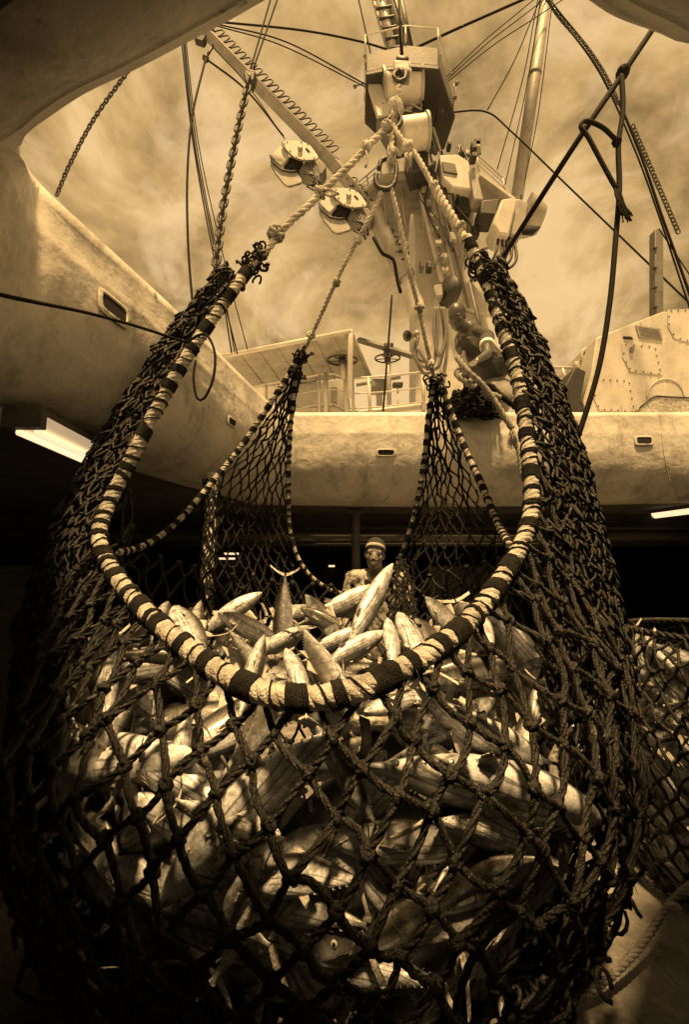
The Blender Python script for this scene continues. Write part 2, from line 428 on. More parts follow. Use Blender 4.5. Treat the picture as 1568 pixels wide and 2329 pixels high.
# beams under the deck, pillars in the hold
for i, (y, lab) in enumerate(((5.2, 'nearest dark beam under the far deck'), (6.9, 'second dark beam under the far deck'), (8.8, 'third dark beam under the far deck'), (11, 'farthest dark beam under the far deck'))):
    m = MB(); m.box((.8, y, ZB - .09), (14, .03, .17)).box((.8, y, ZB - .185), (14, .14, .02))
    tag(m.build('deck_beam', M['ceil'], smooth=False), lab, 'beam', 'beams under the deck')
def pillar(x, y, r, m_, lab):
    m = MB(); m.bar(Vector((x, y, 0)), Vector((x, y, ZB - .005)), r, 16); m.box((x, y, ZB-.03), (r*4, r*4, .03)); m.box((x, y, .02), (r*4, r*4, .03))
    tag(auto(m.build('pillar', m_)), lab, 'pillar', 'pillars in the hold')
p = P(822, 1260, 4.8); pillar(p.x-.06, 4.8, .05, M['grey'], 'steel pillar just behind the man with the headband')
p = P(1075, 1260, 8.0); pillar(p.x, 8.0, .12, M['grey'], 'steel pillar behind the right back netting')
m = MB(); a = P(1010, 1290, 7.2); m.box((a.x+.35, 7.2, .85), (1.3, .5, 1.7)); tag(bev(m.build('storage_locker', M['grey'])), 'grey steel locker in the hold behind the right back netting', 'locker')
m = MB(); p = P(50, 1350, 4.2); m.box((p.x, 4.2, .8), (.5, .5, 1.6)).box((p.x, 4.2, 1.63), (.56, .56, .06)); tag(bev(m.build('machine_cabinet', M['grey'])), 'dim grey cabinet at the far left of the hold', 'cabinet')

def lamp(a, b, w, lab, dim=False):
    mid = (a + b) / 2; d = (b - a); L_ = d.length; d.normalize(); side = d.cross(Vector((0, 0, 1))).normalized(); up = Vector((0, 0, 1))
    rot = Matrix((d, side, up)).transposed()
    e_ = empty('ceiling_lamp', mid + up*.05, lab, 'lamp', 'fluorescent lamps under the deck')
    m = MB(); m.box(mid + up*.035, (L_ + .06, w*1.02, .03), rot); m.box(mid + d*(L_/2+.02), (.04, w*1.04, .08), rot); m.box(mid - d*(L_/2+.02), (.04, w*1.04, .08), rot)
    m.build('housing', M['grey'], e_, False)
    m = MB(); n = 10; rws = []
    for k in range(n+1):
        an = math.pi * k / n; off = side * (w/2 * math.cos(an)) - up * (.055 * math.sin(an) - .02)
        rws.append([mid - d*L_/2 + off, mid + d*L_/2 + off])
    m.quadgrid(rws); m.build('diffuser', M['lampdim' if dim else 'lamp'], e_)
    if dim:
        for sd_ in (-.25, .25):
            m = MB(); m.bar(mid - d*L_*.48 + side*w*sd_ - up*.046, mid + d*L_*.48 + side*w*sd_ - up*.046, .016, 8); m.build('tube', M['lamp'], e_)
z = ZB - .06
lamp(PZ(62, 958, z), PZ(222, 1036, z), .16, 'big fluorescent lamp under the left plating, nearest the camera', True)
for (a, b, lab) in (((285, 1209), (354, 1216), 'lit lamp seen through the gap left of the back netting'),
                    ((508, 1259), (545, 1261), 'lit lamp low behind the left back netting'), ((500, 1270), (537, 1271), 'dimmer lit lamp just under the one behind the left back netting'),
                    ((768, 1236), (803, 1237), 'lit lamp left of the head of the man with the headband'), ((748, 1287), (762, 1287), 'tiny far lamp below left of the man with the headband'),
                    ((975, 1199), (1070, 1193), 'lit lamp behind the right back netting'), ((1492, 1172), (1600, 1158), 'lit lamp at the right edge of the deckhead, the larger one'),
                    ((1520, 1218), (1570, 1214), 'lit lamp at the right edge of the deckhead, the smaller lower one')):
    if a[1] > 1280: pa, pb = P(*a, 13), P(*b, 13)
    else: pa, pb = PZ(*a, z), PZ(*b, z)
    if abs(pa.y - pb.y) > .6: pb = Vector((pb.x * pa.y / max(.1, pb.y), pa.y, z))
    if pa.y > 13.2: k = 12.8 / pa.y; pa = EYE + (pa - EYE) * k; pb = EYE + (pb - EYE) * k
    lamp(pa, pb, .12 if 'right edge' in lab else .2, lab)

# ================================================================ UPPER DECK THINGS
exec_parts = []
def rail(name, top, posts, Y, drops, lab, r=.025, m_=None):
    e_ = empty(name, P(top[0][0], top[0][1], Y), lab, 'railing'); m_ = m_ or M['white']
    m = MB(); m.tube([P(u, v, Y) for u, v in top], r, 8); m.build('handrail', m_, e_)
    for dz in drops:
        m = MB(); m.tube([P(u, v, Y) - Vector((0, 0, dz)) for u, v in top], r*.6, 6); m.build('lower_rail', m_, e_)
    for (u, v, u2, v2, w) in posts:
        m = MB(); m.bar(P(u, v, Y), P(u2, v2, Y), r*w, 8); m.build('post', m_, e_)
    return e_
Y8 = 8.0
rail('deck_railing', [(560, 883), (582, 878), (737, 850), (760, 850), (796, 861), (875, 856), (965, 846)],
     [(606, 873, 606, 930, 1), (727, 852, 727, 940, 1), (741, 850, 742, 938, 1.9), (786, 822, 789, 952, 1.9), (802, 860, 805, 946, 1.2), (838, 858, 843, 942, 1.2), (962, 848, 965, 932, 1.4)], Y8, (.32, .62), 'white pipe railing on the raised platform beyond the far edge')
m = MB(); m.slab([(640, 975), (640, 930), (674, 923), (760, 921), (790, 934), (810, 932), (990, 910), (990, 990)], Y8+.03, .8)
bal = bev(m.build('raised_platform', M['white']), .05); tag(bal, 'white raised platform carrying the pipe railing', 'platform')
m = MB(); m.slab([(672, 949), (700, 944), (760, 938), (785, 948), (792, 952), (775, 957), (700, 958)], Y8-.01, .05); m.build('recess', M['grey'], bal)
# brace under the first handwheel
def wheel(u, v, Y, r, lab, foot):
    c = P(u, v, Y); e_ = empty('hand_wheel', c - Vector((0, 0, .6)), lab, 'hand wheel', 'hand wheels on the raised platform')
    tilt = Matrix.Rotation(R(8), 3, 'X')
    m = MB(); ring = [c + tilt @ Vector((r*math.cos(a), r*math.sin(a), 0)) for a in [2*math.pi*i/28 for i in range(29)]]; m.tube(ring, .018, 6, False); m.build('rim', M['dark'], e_)
    for k in range(5):
        a = 2*math.pi*k/5 + .3; m = MB(); m.bar(c, c + tilt @ Vector((r*math.cos(a), r*math.sin(a), 0)), .012, 6); m.build('spoke', M['dark'], e_)
    m = MB(); m.bar(c - Vector((0, 0, .09)), c + Vector((0, 0, .07)), .07, 12); m.build('hub', M['dark'], e_)
    m = MB(); m.bar(c, P(*foot, Y), .045, 8); m.build('stem', M['white'], e_)
wheel(779, 820, Y8-.1, .29, 'dark spoked hand wheel beside the awning post', (782, 862))
wheel(882, 815, Y8+.8, .27, 'dark spoked hand wheel under the long radar bar', (886, 925))
m = MB(); a, b = P(816, 773, 9.2), P(939, 810, 8.6); m.tube([a, b], .07, 4); ra = m.build('radar_bar', M['grey']); tag(auto(ra), 'long grey radar bar tilted above the right hand wheel', 'radar')
m = MB(); c = P(884, 796, 8.9); m.box(c, (.2, .2, .22)); m.build('gearbox', M['dark'], ra); m = MB(); m.bar(c, c - Vector((0, 0, 1.3)), .05, 8); m.build('stem', M['white'], ra)
m = MB(); a, b = P(811, 876, 9.4), P(912, 858, 9.2); m.tube([a, b], .04, 4); ra = m.build('radar_bar', M['pale']); tag(auto(ra), 'short pale radar bar low behind the railing', 'radar')
m = MB(); c = P(862, 880, 9.3); m.box(c, (.34, .2, .3)); m.build('gearbox', M['pale'], ra); m = MB(); m.bar(c, P(864, 930, 9.3), .07, 8); m.build('stem', M['white'], ra)
for (u0, v0, u1, v1, lab) in ((755, 738+440*.3295, 765, 738+550*.3295, 'white box on the railing beside the thick post'), (897, 872, 913, 880, 'small dark floodlight behind the railing')):
    c = P((u0+u1)/2, (v0+v1)/2, 8.3); w = abs(u1-u0)/110; m = MB(); m.box(c, (w*1.4, .15, abs(v1-v0)/110)); o = bev(m.build('control_box' if 'white' in lab else 'flood_light', M['white' if 'white' in lab else 'dark'])); tag(o, lab, 'box' if 'white' in lab else 'floodlight')
    m = MB(); m.bar(c, c - Vector((0, 0, .75)), .02, 6); m.build('post', M['white'], o)
# awning
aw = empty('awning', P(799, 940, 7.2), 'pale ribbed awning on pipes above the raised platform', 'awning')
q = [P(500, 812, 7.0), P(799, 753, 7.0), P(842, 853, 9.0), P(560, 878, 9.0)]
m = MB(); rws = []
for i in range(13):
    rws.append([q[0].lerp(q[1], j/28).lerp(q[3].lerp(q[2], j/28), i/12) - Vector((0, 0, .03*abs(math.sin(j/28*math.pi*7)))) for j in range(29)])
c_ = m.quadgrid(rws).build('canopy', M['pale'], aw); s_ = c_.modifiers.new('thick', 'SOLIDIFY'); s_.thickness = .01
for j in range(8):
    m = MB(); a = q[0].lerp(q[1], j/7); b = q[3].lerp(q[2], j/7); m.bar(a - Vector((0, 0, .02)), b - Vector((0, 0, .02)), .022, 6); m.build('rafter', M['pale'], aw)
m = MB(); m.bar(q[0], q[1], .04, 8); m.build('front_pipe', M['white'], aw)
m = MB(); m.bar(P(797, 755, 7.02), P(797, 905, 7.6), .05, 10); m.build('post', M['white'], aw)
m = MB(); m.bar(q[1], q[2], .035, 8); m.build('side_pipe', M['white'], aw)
# wheelhouse low wall under the awning
m = MB(); m.slab([(560, 884), (792, 862), (797, 925), (560, 960)], 10.2, .4); o = m.build('deckhouse_wall', M['white'], smooth=False); tag(o, 'low white deckhouse wall in the shade of the awning', 'wall')
m = MB(); m.slab([(630, 858), (720, 848), (722, 862), (632, 872)], 10.0, .15); m.build('window', M['dark'], o, False)
# horn
hn = empty('loud_hailer', P(935, 765, 8), 'grey horn loudspeaker fixed left of the mast foot', 'loudspeaker')
a, b = P(927, 764, 7.9), P(948, 760, 8.1); pth = [a.lerp(b, i/6) for i in range(7)]
m = MB(); m.tube(pth, [.11, .085, .065, .05, .04, .035, .03], 14, False); o = m.build('bell', M['grey'], hn); o.modifiers.new('t', 'SOLIDIFY').thickness = .008
m = MB(); m.box(b, (.1, .12, .1)); m.bar(b, b - Vector((0, 0, .4)), .02, 6); m.build('driver', M['pale'], hn)

# riveted housing on the right
def H(zx, zy): return (1217.7 + .2236*zx, 664 + .2236*zy)
YH = 5.6
hz = [H(520, 1255), H(490, 1110), H(575, 820), H(630, 462), H(1310, 195), H(1430, 210), (1640, 715), (1640, 945)]
m = MB(); m.slab(hz, YH, 1.6); ho = bev(m.build('winch_housing', M['white']), .015); tag(ho, 'tall pale bolted steel housing on the deck at the right', 'steel housing')
def panel(pts, nm, d=.012, m_=None):
    c = Vector((sum(p[0] for p in pts)/len(pts), sum(p[1] for p in pts)/len(pts)))
    m = MB(); m.slab(pts, YH-d, d+.02); o = bev(m.build(nm, m_ or M['white'], ho), .004)
    m = MB(); n = len(pts)
    for i in range(n):
        a = Vector(pts[i]); b = Vector(pts[(i+1) % n]); k = max(1, int((b-a).length/16))
        for j in range(k):
            q_ = a.lerp(b, (j+.3)/k); q_ = q_ + (c - q_).normalized()*3.0
            m.ball(P(q_.x, q_.y, YH-d-.004), .012, 6, 4)
    m.build('bolts', M['grey'], o)
panel([H(895, 520), H(1235, 550), H(1300, 845), H(970, 810), H(893, 660)], 'access_panel')
panel([H(600, 870), H(970, 895), H(1025, 1225), H(655, 1205), H(600, 1080)], 'access_panel')
panel([H(1355, 180), (1640, 700), (1640, 800), H(1420, 470), H(1355, 350)], 'access_panel')
o_ = MB().slab([H(1030, 335), H(1280, 370), H(1305, 490), H(1065, 455)], YH-.02, .03).build('data_plate', M['pale'], ho)
bev(o_, .003)
m = MB()
for r_ in range(5):
    u0, v0 = H(1052 + r_*6, 358 + r_*20); u1, v1 = H(1272 + r_*6, 388 + r_*20); k = 0; t = .02
    while t < .95:
        w = random.uniform(.03, .09); a = P(u0+(u1-u0)*t, v0+(v1-v0)*t, YH-.024); b = P(u0+(u1-u0)*min(.97, t+w), v0+(v1-v0)*min(.97, t+w), YH-.024); m.bar(a, b, .006, 4); t += w + .025
m.build('embossed_lines', M['grey'], o_)
m = MB(); m.slab([H(905, 450), H(985, 455), H(1003, 478), H(915, 475)], YH-.02, .03); m.build('handle_slot', M['black'], ho, False)
m = MB(); m.slab([H(985, 555), H(1017, 557), H(1008, 607), H(980, 603)], YH-.05, .05); m.build('latch', M['grey'], ho, False)
m = MB(); m.slab([H(1072, 1240), H(1068, 1180), H(1110, 1130), H(1180, 1080), H(1240, 1060), (1640, 908), (1640, 944)], YH-.12, .11); m.build('tread_cover', M['plate'], ho, False)
m = MB(); m.tube([P(*H(x, y), YH-.125) for x, y in ((1068, 1180), (1110, 1140), (1180, 1082), (1240, 1058), (1400, 1070), (1900, 1090))], .012, 6); m.build('cover_edge', M['dark'], ho)
m = MB(); n = 20; pts = [H(1330 + 190*math.cos(math.pi*(1 - i/n)), 1080 - 195*math.sin(math.pi*(1 - i/n))) for i in range(n+1)]; m.tube([P(*p_, YH-.005) for p_ in pts], .012, 6); m.build('round_flange', M['white'], ho)
# lug on its left edge
m = MB(); m.slab([H(530, 760), H(470, 650), H(475, 600), H(520, 555), H(600, 560), H(585, 780)], YH+.3, .06); o = bev(m.build('lug', M['white'], ho), .01)
m = MB(); m.ball(P(*H(520, 630), YH+.29), (.035, .03, .05)); m.build('hole', M['black'], o)
m = MB(); m.slab([H(410, 700), H(480, 700), H(540, 790), H(520, 810), H(415, 765)], YH+.35, .5); bev(m.build('duct_top', M['white'], ho), .02)
# dark wedge duct
m = MB(); m.slab([H(415, 760), H(520, 806), H(467, 1112), H(525, 1250), H(190, 1250), H(200, 1150)], YH-.15, .5); o = bev(m.build('ramp_wedge', M['dark']), .01); tag(o, 'dark slanting steel wedge left of the bolted housing', 'steel wedge')
m = MB(); m.slab([H(1225, 225), H(1225, -640), H(1265, -650), H(1310, -620), H(1312, 200)], YH+.6, .14); o = bev(m.build('exhaust_stack', M['grey']), .01); tag(o, 'upright grey steel stack rising behind the bolted housing', 'stack')
for k in range(4):
    m = MB(); c = P(*H(1222, 160 - k*125 if False else 160 - k*200), YH+.6); m.box(c, (.05, .05, .02)); m.build('peg', M['dark'], o, False)
rail('side_railing', [(1205, 833), (1303, 837)], [(1280, 838, 1290, 870, 1), (1205, 833, 1212, 945, 1)], 5.9, (.18,), 'pale railing between the netting and the dark wedge', .022)

# ================================================================ MAST
YM = 9.0
mast = empty('crane_mast', P(1040, 1110, YM), 'tall white crane mast rising in the centre to its hexagonal crow\'s nest', 'mast')
def seg(name, uv, Y, th, m_, par=mast, bw=.01):
    m = MB(); m.slab(uv, Y, th); return bev(m.build(name, m_, par), bw)
seg('lower_column', [(945, 1000), (945, 560), (942, 480), (1000, 380), (1075, 480), (1105, 700), (1160, 1000)], YM, .9, M['white'])
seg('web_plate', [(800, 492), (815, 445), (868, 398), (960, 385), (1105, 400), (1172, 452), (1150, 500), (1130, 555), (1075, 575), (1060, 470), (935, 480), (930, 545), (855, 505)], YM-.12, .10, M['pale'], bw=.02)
seg('edge_flange', [(800, 495), (812, 447), (866, 396), (960, 382), (960, 388), (868, 401), (818, 449), (806, 495)], YM-.3, .45, M['white'])
seg('edge_flange', [(1095, 392), (1175, 450), (1172, 456), (1092, 398)], YM-.3, .45, M['white'])
seg('side_gusset', [(1030, 650), (1075, 640), (1130, 720), (1062, 700)], YM-.2, .1, M['white'])
# crow's nest: hexagonal tub seen from below
cn = P(932, 268, YM)
def hexprism(cx, cy, z0, z1, rx, ry, n, off=0): return [Vector((cx + rx*math.cos(off+2*math.pi*i/n), cy + ry*math.sin(off+2*math.pi*i/n), z0)) for i in range(n)]
nestpx = [(868, 318), (832, 300), (826, 190), (834, 158), (925, 148), (1000, 156), (1036, 278), (1012, 338)]
zf = P(932, 330, YM).z
base = [(868, 318), (830, 282), (832, 172), (925, 152), (1000, 158), (1036, 268), (1012, 340), (940, 372)]
bp_ = [PZ(u, v, zf) for u, v in base]
m = MB(); m.prism(bp_, Vector((0, 0, .10))); bev(m.build('nest_floor', M['dark'], mast), .02)
m = MB(); cb = sum(bp_, Vector())/len(bp_); m.prism([cb + (p_-cb)*.985 + Vector((0, 0, .1)) for p_ in bp_], Vector((0, 0, .45))); o = bev(m.build('nest_cabin', M['grey'], mast), .02)
tp = [p_ + Vector((0, 0, 1.0)) for p_ in bp_]
m = MB(); m.tube(tp + [tp[0]], .014, 6); 
for p_ in tp: m.bar(p_, p_ - Vector((0, 0, .4)), .02, 6)
m.build('nest_railing', M['white'], mast)
# drum and panel on the front of the nest
def drum(u0, v0, u1, v1, Y, r, nm, par, m_=None, ends=True):
    a, b = P(u0, v0, Y), P(u1, v1, Y); m = MB(); m.tube([a, b], r, 28); o = auto(m.build(nm, m_ or M['white'], par))
    if ends:
        d = (b-a).normalized()
        for q_, s_ in ((a, -1), (b, 1)): m = MB(); m.tube([q_, q_ + d*s_*.05], r*1.12, 28); auto(m.build('end_plate', M['pale'], o if False else par))
    return o
drum(875, 205, 952, 196, YM-1.2, .34, 'upper_drum', mast)
drum(912, 308, 968, 300, YM-1.3, .30, 'lower_drum', mast)
seg('electric_cabinet', [(838, 190), (866, 184), (888, 258), (860, 264)], YM-1.3, .12, M['white'])
seg('machinery_block', [(880, 232), (952, 218), (965, 290), (900, 305), (885, 270)], YM-1.1, .6, M['dark'], bw=.03)
seg('cabinet_base', [(857, 268), (888, 261), (908, 300), (882, 312)], YM-1.25, .3, M['grey'], bw=.02)
seg('machinery_block', [(925, 340), (975, 325), (990, 375), (940, 390)], YM-1.1, .5, M['dark'], bw=.03)
seg('pulley_head', [(898, 135), (934, 135), (938, 163), (900, 165)], YM-1.6, .35, M['white'], bw=.02)
seg('lower_cabin', [(1000, 352), (1042, 350), (1068, 366), (1082, 432), (1030, 425), (1008, 405)], YM-.9, .6, M['white'], bw=.03)
seg('cabin_window', [(1006, 366), (1036, 372), (1042, 396), (1010, 390)], YM-.93, .04, M['dark'])
seg('switch_cabinet', [(1068, 385), (1082, 378), (1098, 440), (1102, 455), (1078, 452)], YM-.95, .35, M['pale'], bw=.02)
seg('motor_block', [(1040, 440), (1075, 445), (1072, 485), (1040, 480)], YM-.7, .4, M['dark'], bw=.04)
for (a, b, w, mt_) in (((938, 365), (1005, 640), .05, 'white'), ((948, 370), (1012, 640), .035, 'pale'), ((965, 360), (1025, 645), .08, 'pale'), ((985, 400), (1045, 690), .04, 'white'),
                    ((1000, 420), (1066, 700), .035, 'grey'), ((928, 150), (992, 350), .05, 'grey'), ((948, 170), (1005, 352), .03, 'white'), ((1055, 560), (1100, 760), .03, 'pale'), ((1068, 640), (1118, 860), .03, 'grey')):
    m = MB(); m.bar(P(*a, YM-.5), P(*b, YM-.35), w, 8); m.build('guide_rail', M[mt_], mast)
    d0, d1 = P(*a, YM-.5), P(*b, YM-.35)
for k in range(9):
    t = k/8; m = MB(); u = 958 + 62*t; v = 400 + 245*t; m.box(P(u, v, YM-.6), (.13, .1, .08)); m.build('clamp', M['pale'], mast, False)
# topmast
tm = empty('topmast', P(905, 150, YM-.4), 'latticed grey topmast rails running out of the top of the picture', 'mast')
for (a, b, w, mt_) in (((905, 150), (850, -60), .10, 'white'), ((925, 140), (882, -60), .16, 'grey'), ((940, 130), (900, -60), .06, 'dark'), ((893, 150), (832, -60), .04, 'pale')):
    m = MB(); m.bar(P(*a, YM-.5), P(*b, YM-.5), w, 10); m.build('rail', M[mt_], tm)
for k in range(7):
    t = k/7; m = MB(); m.bar(P(892-50*t, 135-160*t, YM-.6), P(935-38*t, 125-160*t, YM-.6), .03, 6); m.build('rung', M['dark'], tm)
for k in range(3):
    m = MB(); a = P(862, 122+9*k, YM-.6); m.bar(P(896, 132+9*k, YM-.6), a, .02, 6); m.ball(a, .05); m.build('insulator', M['pale'], tm)

rc = random.Random(5)
for k in range(16):
    u = rc.uniform(930, 1090); v = rc.uniform(330, 620); w = rc.uniform(5, 13); h = rc.uniform(6, 18)
    c = P(u, v, YM-.62); m = MB(); m.box(c, (w/80, .16, h/80)); m.box(c + Vector((0, -.09, 0)), (w/110, .03, h/110)); bev(m.build(rc.choice(['junction_box', 'bracket', 'valve_block']), M[rc.choice(['dark', 'grey', 'pale'])], mast), .008)
for k in range(14):
    u = rc.uniform(940, 1060); v = rc.uniform(320, 420); m = MB()
    m.tube(px([(u, v, YM-.7), (u + rc.uniform(-15, 25), v + rc.uniform(30, 60), YM-.75), (u + rc.uniform(0, 50), v + rc.uniform(60, 130), YM-.7), (u + rc.uniform(20, 60), v + rc.uniform(110, 230), YM-.65)], .08), rc.uniform(.012, .028), 6); m.build('cable_run', M[rc.choice(['dark', 'grey', 'dark'])], mast)
for k in range(10):
    u = rc.uniform(870, 960); v = rc.uniform(225, 300); m = MB()
    m.tube(px([(u, v, YM-1.25), (u+rc.uniform(-12, 14), v+rc.uniform(-12, 14), YM-1.3), (u+rc.uniform(-20, 20), v+rc.uniform(0, 22), YM-1.25)], .04), .02, 6); m.build('pipe', M[rc.choice(['dark', 'pale'])], mast)
for (u, v, w, h) in ((968, 182, 10, 9), (985, 196, 16, 6), (1000, 262, 12, 10), (850, 240, 8, 12), (1078, 360, 10, 9)):
    c = P(u, v, YM-1.0); m = MB(); m.box(c, (w/90, .2, h/90)); bev(m.build('lamp_box', M['dark'], mast), .01)
for (a, b) in (((826, 190), (808, 196)), ((1020, 225), (1036, 222)), ((832, 158), (831, 128)), ((1005, 155), (1000, 128)), ((1030, 250), (1040, 190))):
    m = MB(); m.bar(P(*a, YM-.8), P(*b, YM-.8), .015, 5); m.ball(P(*b, YM-.8), .05, 6, 4); m.build('aerial', M['grey'], mast)
for k in range(5):
    u0 = 828 + 43*k; m = MB(); m.bar(P(u0, 420+4*k, YM-.14), P(u0+8, 500+6*k, YM-.14), .018, 5); m.build('stiffener', M['white'], mast)
for i_, (a, b, r_, lab) in enumerate((((-6, 5.0), (7, 5.3), .05, 'thick pipe under the far deck'), ((-6, 5.6), (7, 5.8), .03, 'thin pipe under the far deck'), ((-6, 6.4), (7, 6.2), .04, 'farthest pipe under the far deck'))):
    m = MB(); m.bar(Vector((*a, ZB-.27-i_*.01)), Vector((*b, ZB-.27-i_*.01)), r_, 8); tag(m.build('deckhead_pipe', M['grey']), lab, 'pipe', 'pipes under the deck')
# winch gondolas
def rnd_poly(pts, k=4):
    q = [Vector((a, b, 0)) for a, b in pts]; n = len(q); out = []
    for i in range(n):
        a, b, c = q[i-1], q[i], q[(i+1) % n]; p0 = b.lerp(a, .28); p2 = b.lerp(c, .28)
        for j in range(k+1): t = j/k; r_ = p0*(1-t)**2 + b*2*t*(1-t) + p2*t*t; out.append((r_.x, r_.y))
    return out
def gondola(name, ox, oy, Y, lab):
    e_ = empty(name, P(700+ox, 400+oy, Y), lab, 'winch', 'winches on the mast arms')
    def Q(zx, zy): return (590.4 + zx*.2118 + ox, 295.2 + zy*.2118 + oy)
    back = Vector((-.28, .30, -.10)) * (Y/8)
    top = [Q(245, 135), Q(300, 112), Q(450, 118), Q(545, 160), Q(640, 290), Q(600, 322), Q(480, 330), Q(380, 300), Q(300, 230)]
    m = MB(); m.slab(rnd_poly(top), Y, .05); sp_ = bev(m.build('side_plate', M['white'], e_), .01)
    m = MB(); [m.ball(P(*Q(*b_), Y-.004), .016, 6, 4) for b_ in ((268, 150), (300, 132), (330, 225), (395, 292), (480, 318), (590, 300), (520, 150), (450, 132))]; m.build('bolts', M['dark'], sp_)
    m = MB(); m.tube([P(*Q(*b_), Y+.01) for b_ in ((245, 135), (262, 190), (305, 240), (380, 305), (480, 335), (600, 327))], .022, 6); m.build('rim', M['grey'], sp_)
    far = [Q(115, 275), Q(250, 430), Q(400, 445), Q(470, 560), Q(320, 605), Q(265, 585), Q(120, 385)]
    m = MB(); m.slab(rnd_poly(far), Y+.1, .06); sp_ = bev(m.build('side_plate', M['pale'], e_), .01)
    m = MB(); m.tube([P(*Q(*b_), Y+.08) for b_ in ((115, 275), (150, 360), (235, 430), (330, 450), (400, 445))], .022, 6); m.build('rim', M['dark'], sp_)
    m = MB(); m.tube([P(*Q(*b_), Y+.12) for b_ in ((125, 385), (180, 480), (265, 585), (330, 610), (440, 575))], .02, 6); m.build('lower_rim', M['grey'], sp_)
    dr = rnd_poly([Q(255, 140), Q(320, 285), Q(230, 385), Q(120, 275), Q(170, 220)])
    m = MB(); m.slab(dr, Y+.06, .4); bev(m.build('drum_cover', M['white'], e_), .05)
    gap = [Q(330, 285), Q(470, 335), Q(400, 440), Q(235, 385)]
    m = MB(); m.slab(gap, Y+.14, .3); m.build('drum_gap', M['black'], e_)
    m = MB(); m.slab([Q(480, 345), Q(640, 325), Q(720, 400), Q(680, 470), Q(500, 480), Q(420, 440)], Y+.1, .3); bev(m.build('frame', M['grey'], e_), .02)
    m = MB(); c = P(*Q(438, 208), Y-.01); m.tube([c, c - Vector((0, .04, 0))], .055, 14); m.build('hub_cap', M['pale'], e_)
    m = MB(); m.slab([Q(492, 198), Q(515, 196), Q(545, 236), Q(520, 234)], Y-.01, .03); m.build('slot', M['black'], e_, False)
    m = MB()
    for i in range(9):
        a = Q(480+i*20, 420+random.uniform(-30, 60)); b = Q(560+random.uniform(-60, 110), 600+random.uniform(-60, 30)); c = Q(620, 500+i*20)
        m.tube(px([(*a, Y), (*c, Y-.1), (*b, Y)], .05), .02, 6)
    m.build('hydraulic_hoses', M['dark'], e_)
gondola('winch', 0, 0, 8.3, 'upper left winch hanging on the slanting boom')
gondola('winch', 110.5, 107.5, 8.1, 'lower left winch hanging on the slanting boom')
# right winch
e_ = empty('winch', P(1180, 500, 8), 'right winch with bulging drum casing below the round pole', 'winch', 'winches on the mast arms')
m = MB(); m.slab([(1122, 508), (1142, 452), (1168, 448), (1178, 455), (1160, 535), (1135, 530)], 7.6, .5); bev(m.build('gearbox', M['white'], e_), .04)
m = MB(); m.slab([(1168, 450), (1186, 450), (1206, 462), (1196, 520), (1178, 538), (1160, 535)], 7.7, .6); bev(m.build('drum_cover', M['pale'], e_), .05)
a, b = P(1192, 492, 8.0), P(1232, 502, 8.0); m = MB(); m.tube([a, a.lerp(b, .5), b], [.42, .36, .26], 18); auto(m.build('drum', M['pale'], e_))
m = MB(); m.slab([(1096, 455), (1140, 450), (1130, 488), (1092, 486)], 8.0, .5); bev(m.build('motor', M['dark'], e_), .03)
m = MB(); m.slab([(1190, 510), (1232, 515), (1214, 532), (1190, 530)], 7.6, .05); m.build('drum_gap', M['black'], e_)
m = MB()
for i in range(5): m.tube(px([(1135+i*8, 530, 7.8), (1130+i*11, 570+i*6, 7.7), (1108+i*6, 612+i*3, 7.8), (1070+i*9, 640, 8)], .06), .03, 6)
m.build('hydraulic_hoses', M['dark'], e_)

# slanting boom with spring-like rungs
bo = empty('derrick_boom', P(950, 700, 8.6), 'slanting box boom with wire rungs leaning up to the left', 'boom')
def boomseg(nm, a, b, wa, wb, Ya, Yb, m_=M['pale']):
    A, B = P(*a, Ya), P(*b, Yb); m = MB(); m.tube([A, B], [wa, wb], 4); return auto(m.build(nm, m_, bo))
boomseg('upper_beam', (472, 78), (760, 372), .15, .17, 8.4, 8.5)
boomseg('middle_beam', (755, 368), (850, 480), .17, .16, 8.5, 8.5)
m = MB(); m.bar(P(845, 475, 8.5), P(925, 632, 8.6), .2, 16); auto(m.build('tube_leg', M['pale'], bo))
m = MB(); m.bar(P(925, 632, 8.6), P(936, 660, 8.6), .13, 12); m.bar(P(930, 650, 8.6), P(948, 706, 8.6), .20, 14); auto(m.build('foot_socket', M['white'], bo))
dr = P(755, 355, 8.4) - P(480, 75, 8.4)
for seg_, cnt in ((((492, 70), (765, 345)), 22), (((795, 405), (925, 590)), 11)):
    (u0, v0), (u1, v1) = seg_
    for i in range(cnt):
        t = i/cnt; u = u0+(u1-u0)*t; v = v0+(v1-v0)*t; du = (u1-u0)/cnt*.7; dv = (v1-v0)/cnt*.7; Yb = 8.38
        m = MB(); m.tube(px([(u-6, v+2, Yb), (u+13, v-2, Yb), (u+18, v+dv*.4, Yb), (u+du*.2+8, v+dv+2, Yb), (u+du-8, v+dv+6, Yb)], .04), .016, 5); m.build('rung', M['dark'], bo)
m = MB(); a, b = P(470, 66, 8.4), P(492, 52, 8.4); m.box(a, (.3, .2, .2)); m.build('boom_head', M['dark'], bo)
fl = MB(); c = P(456, 92, 8.3); fl.box(c, (.22, .15, .14), Matrix.Rotation(.4, 3, 'Y')); o = fl.build('flood_light', M['dark'], smooth=False); tag(o, 'dark floodlight near the boom head at top left', 'floodlight')
m = MB(); m.bar(c, P(480, 72, 8.4), .02, 6); m.build('bracket', M['dark'], o)
m = MB(); m.bar(P(468, 132, 8.3), P(487, 100, 8.4), .03, 6); m.ball(P(468, 133, 8.3), .08); o = m.build('boom_bracket', M['dark']); tag(o, 'small dark bracket where two lines meet under the boom head', 'bracket')
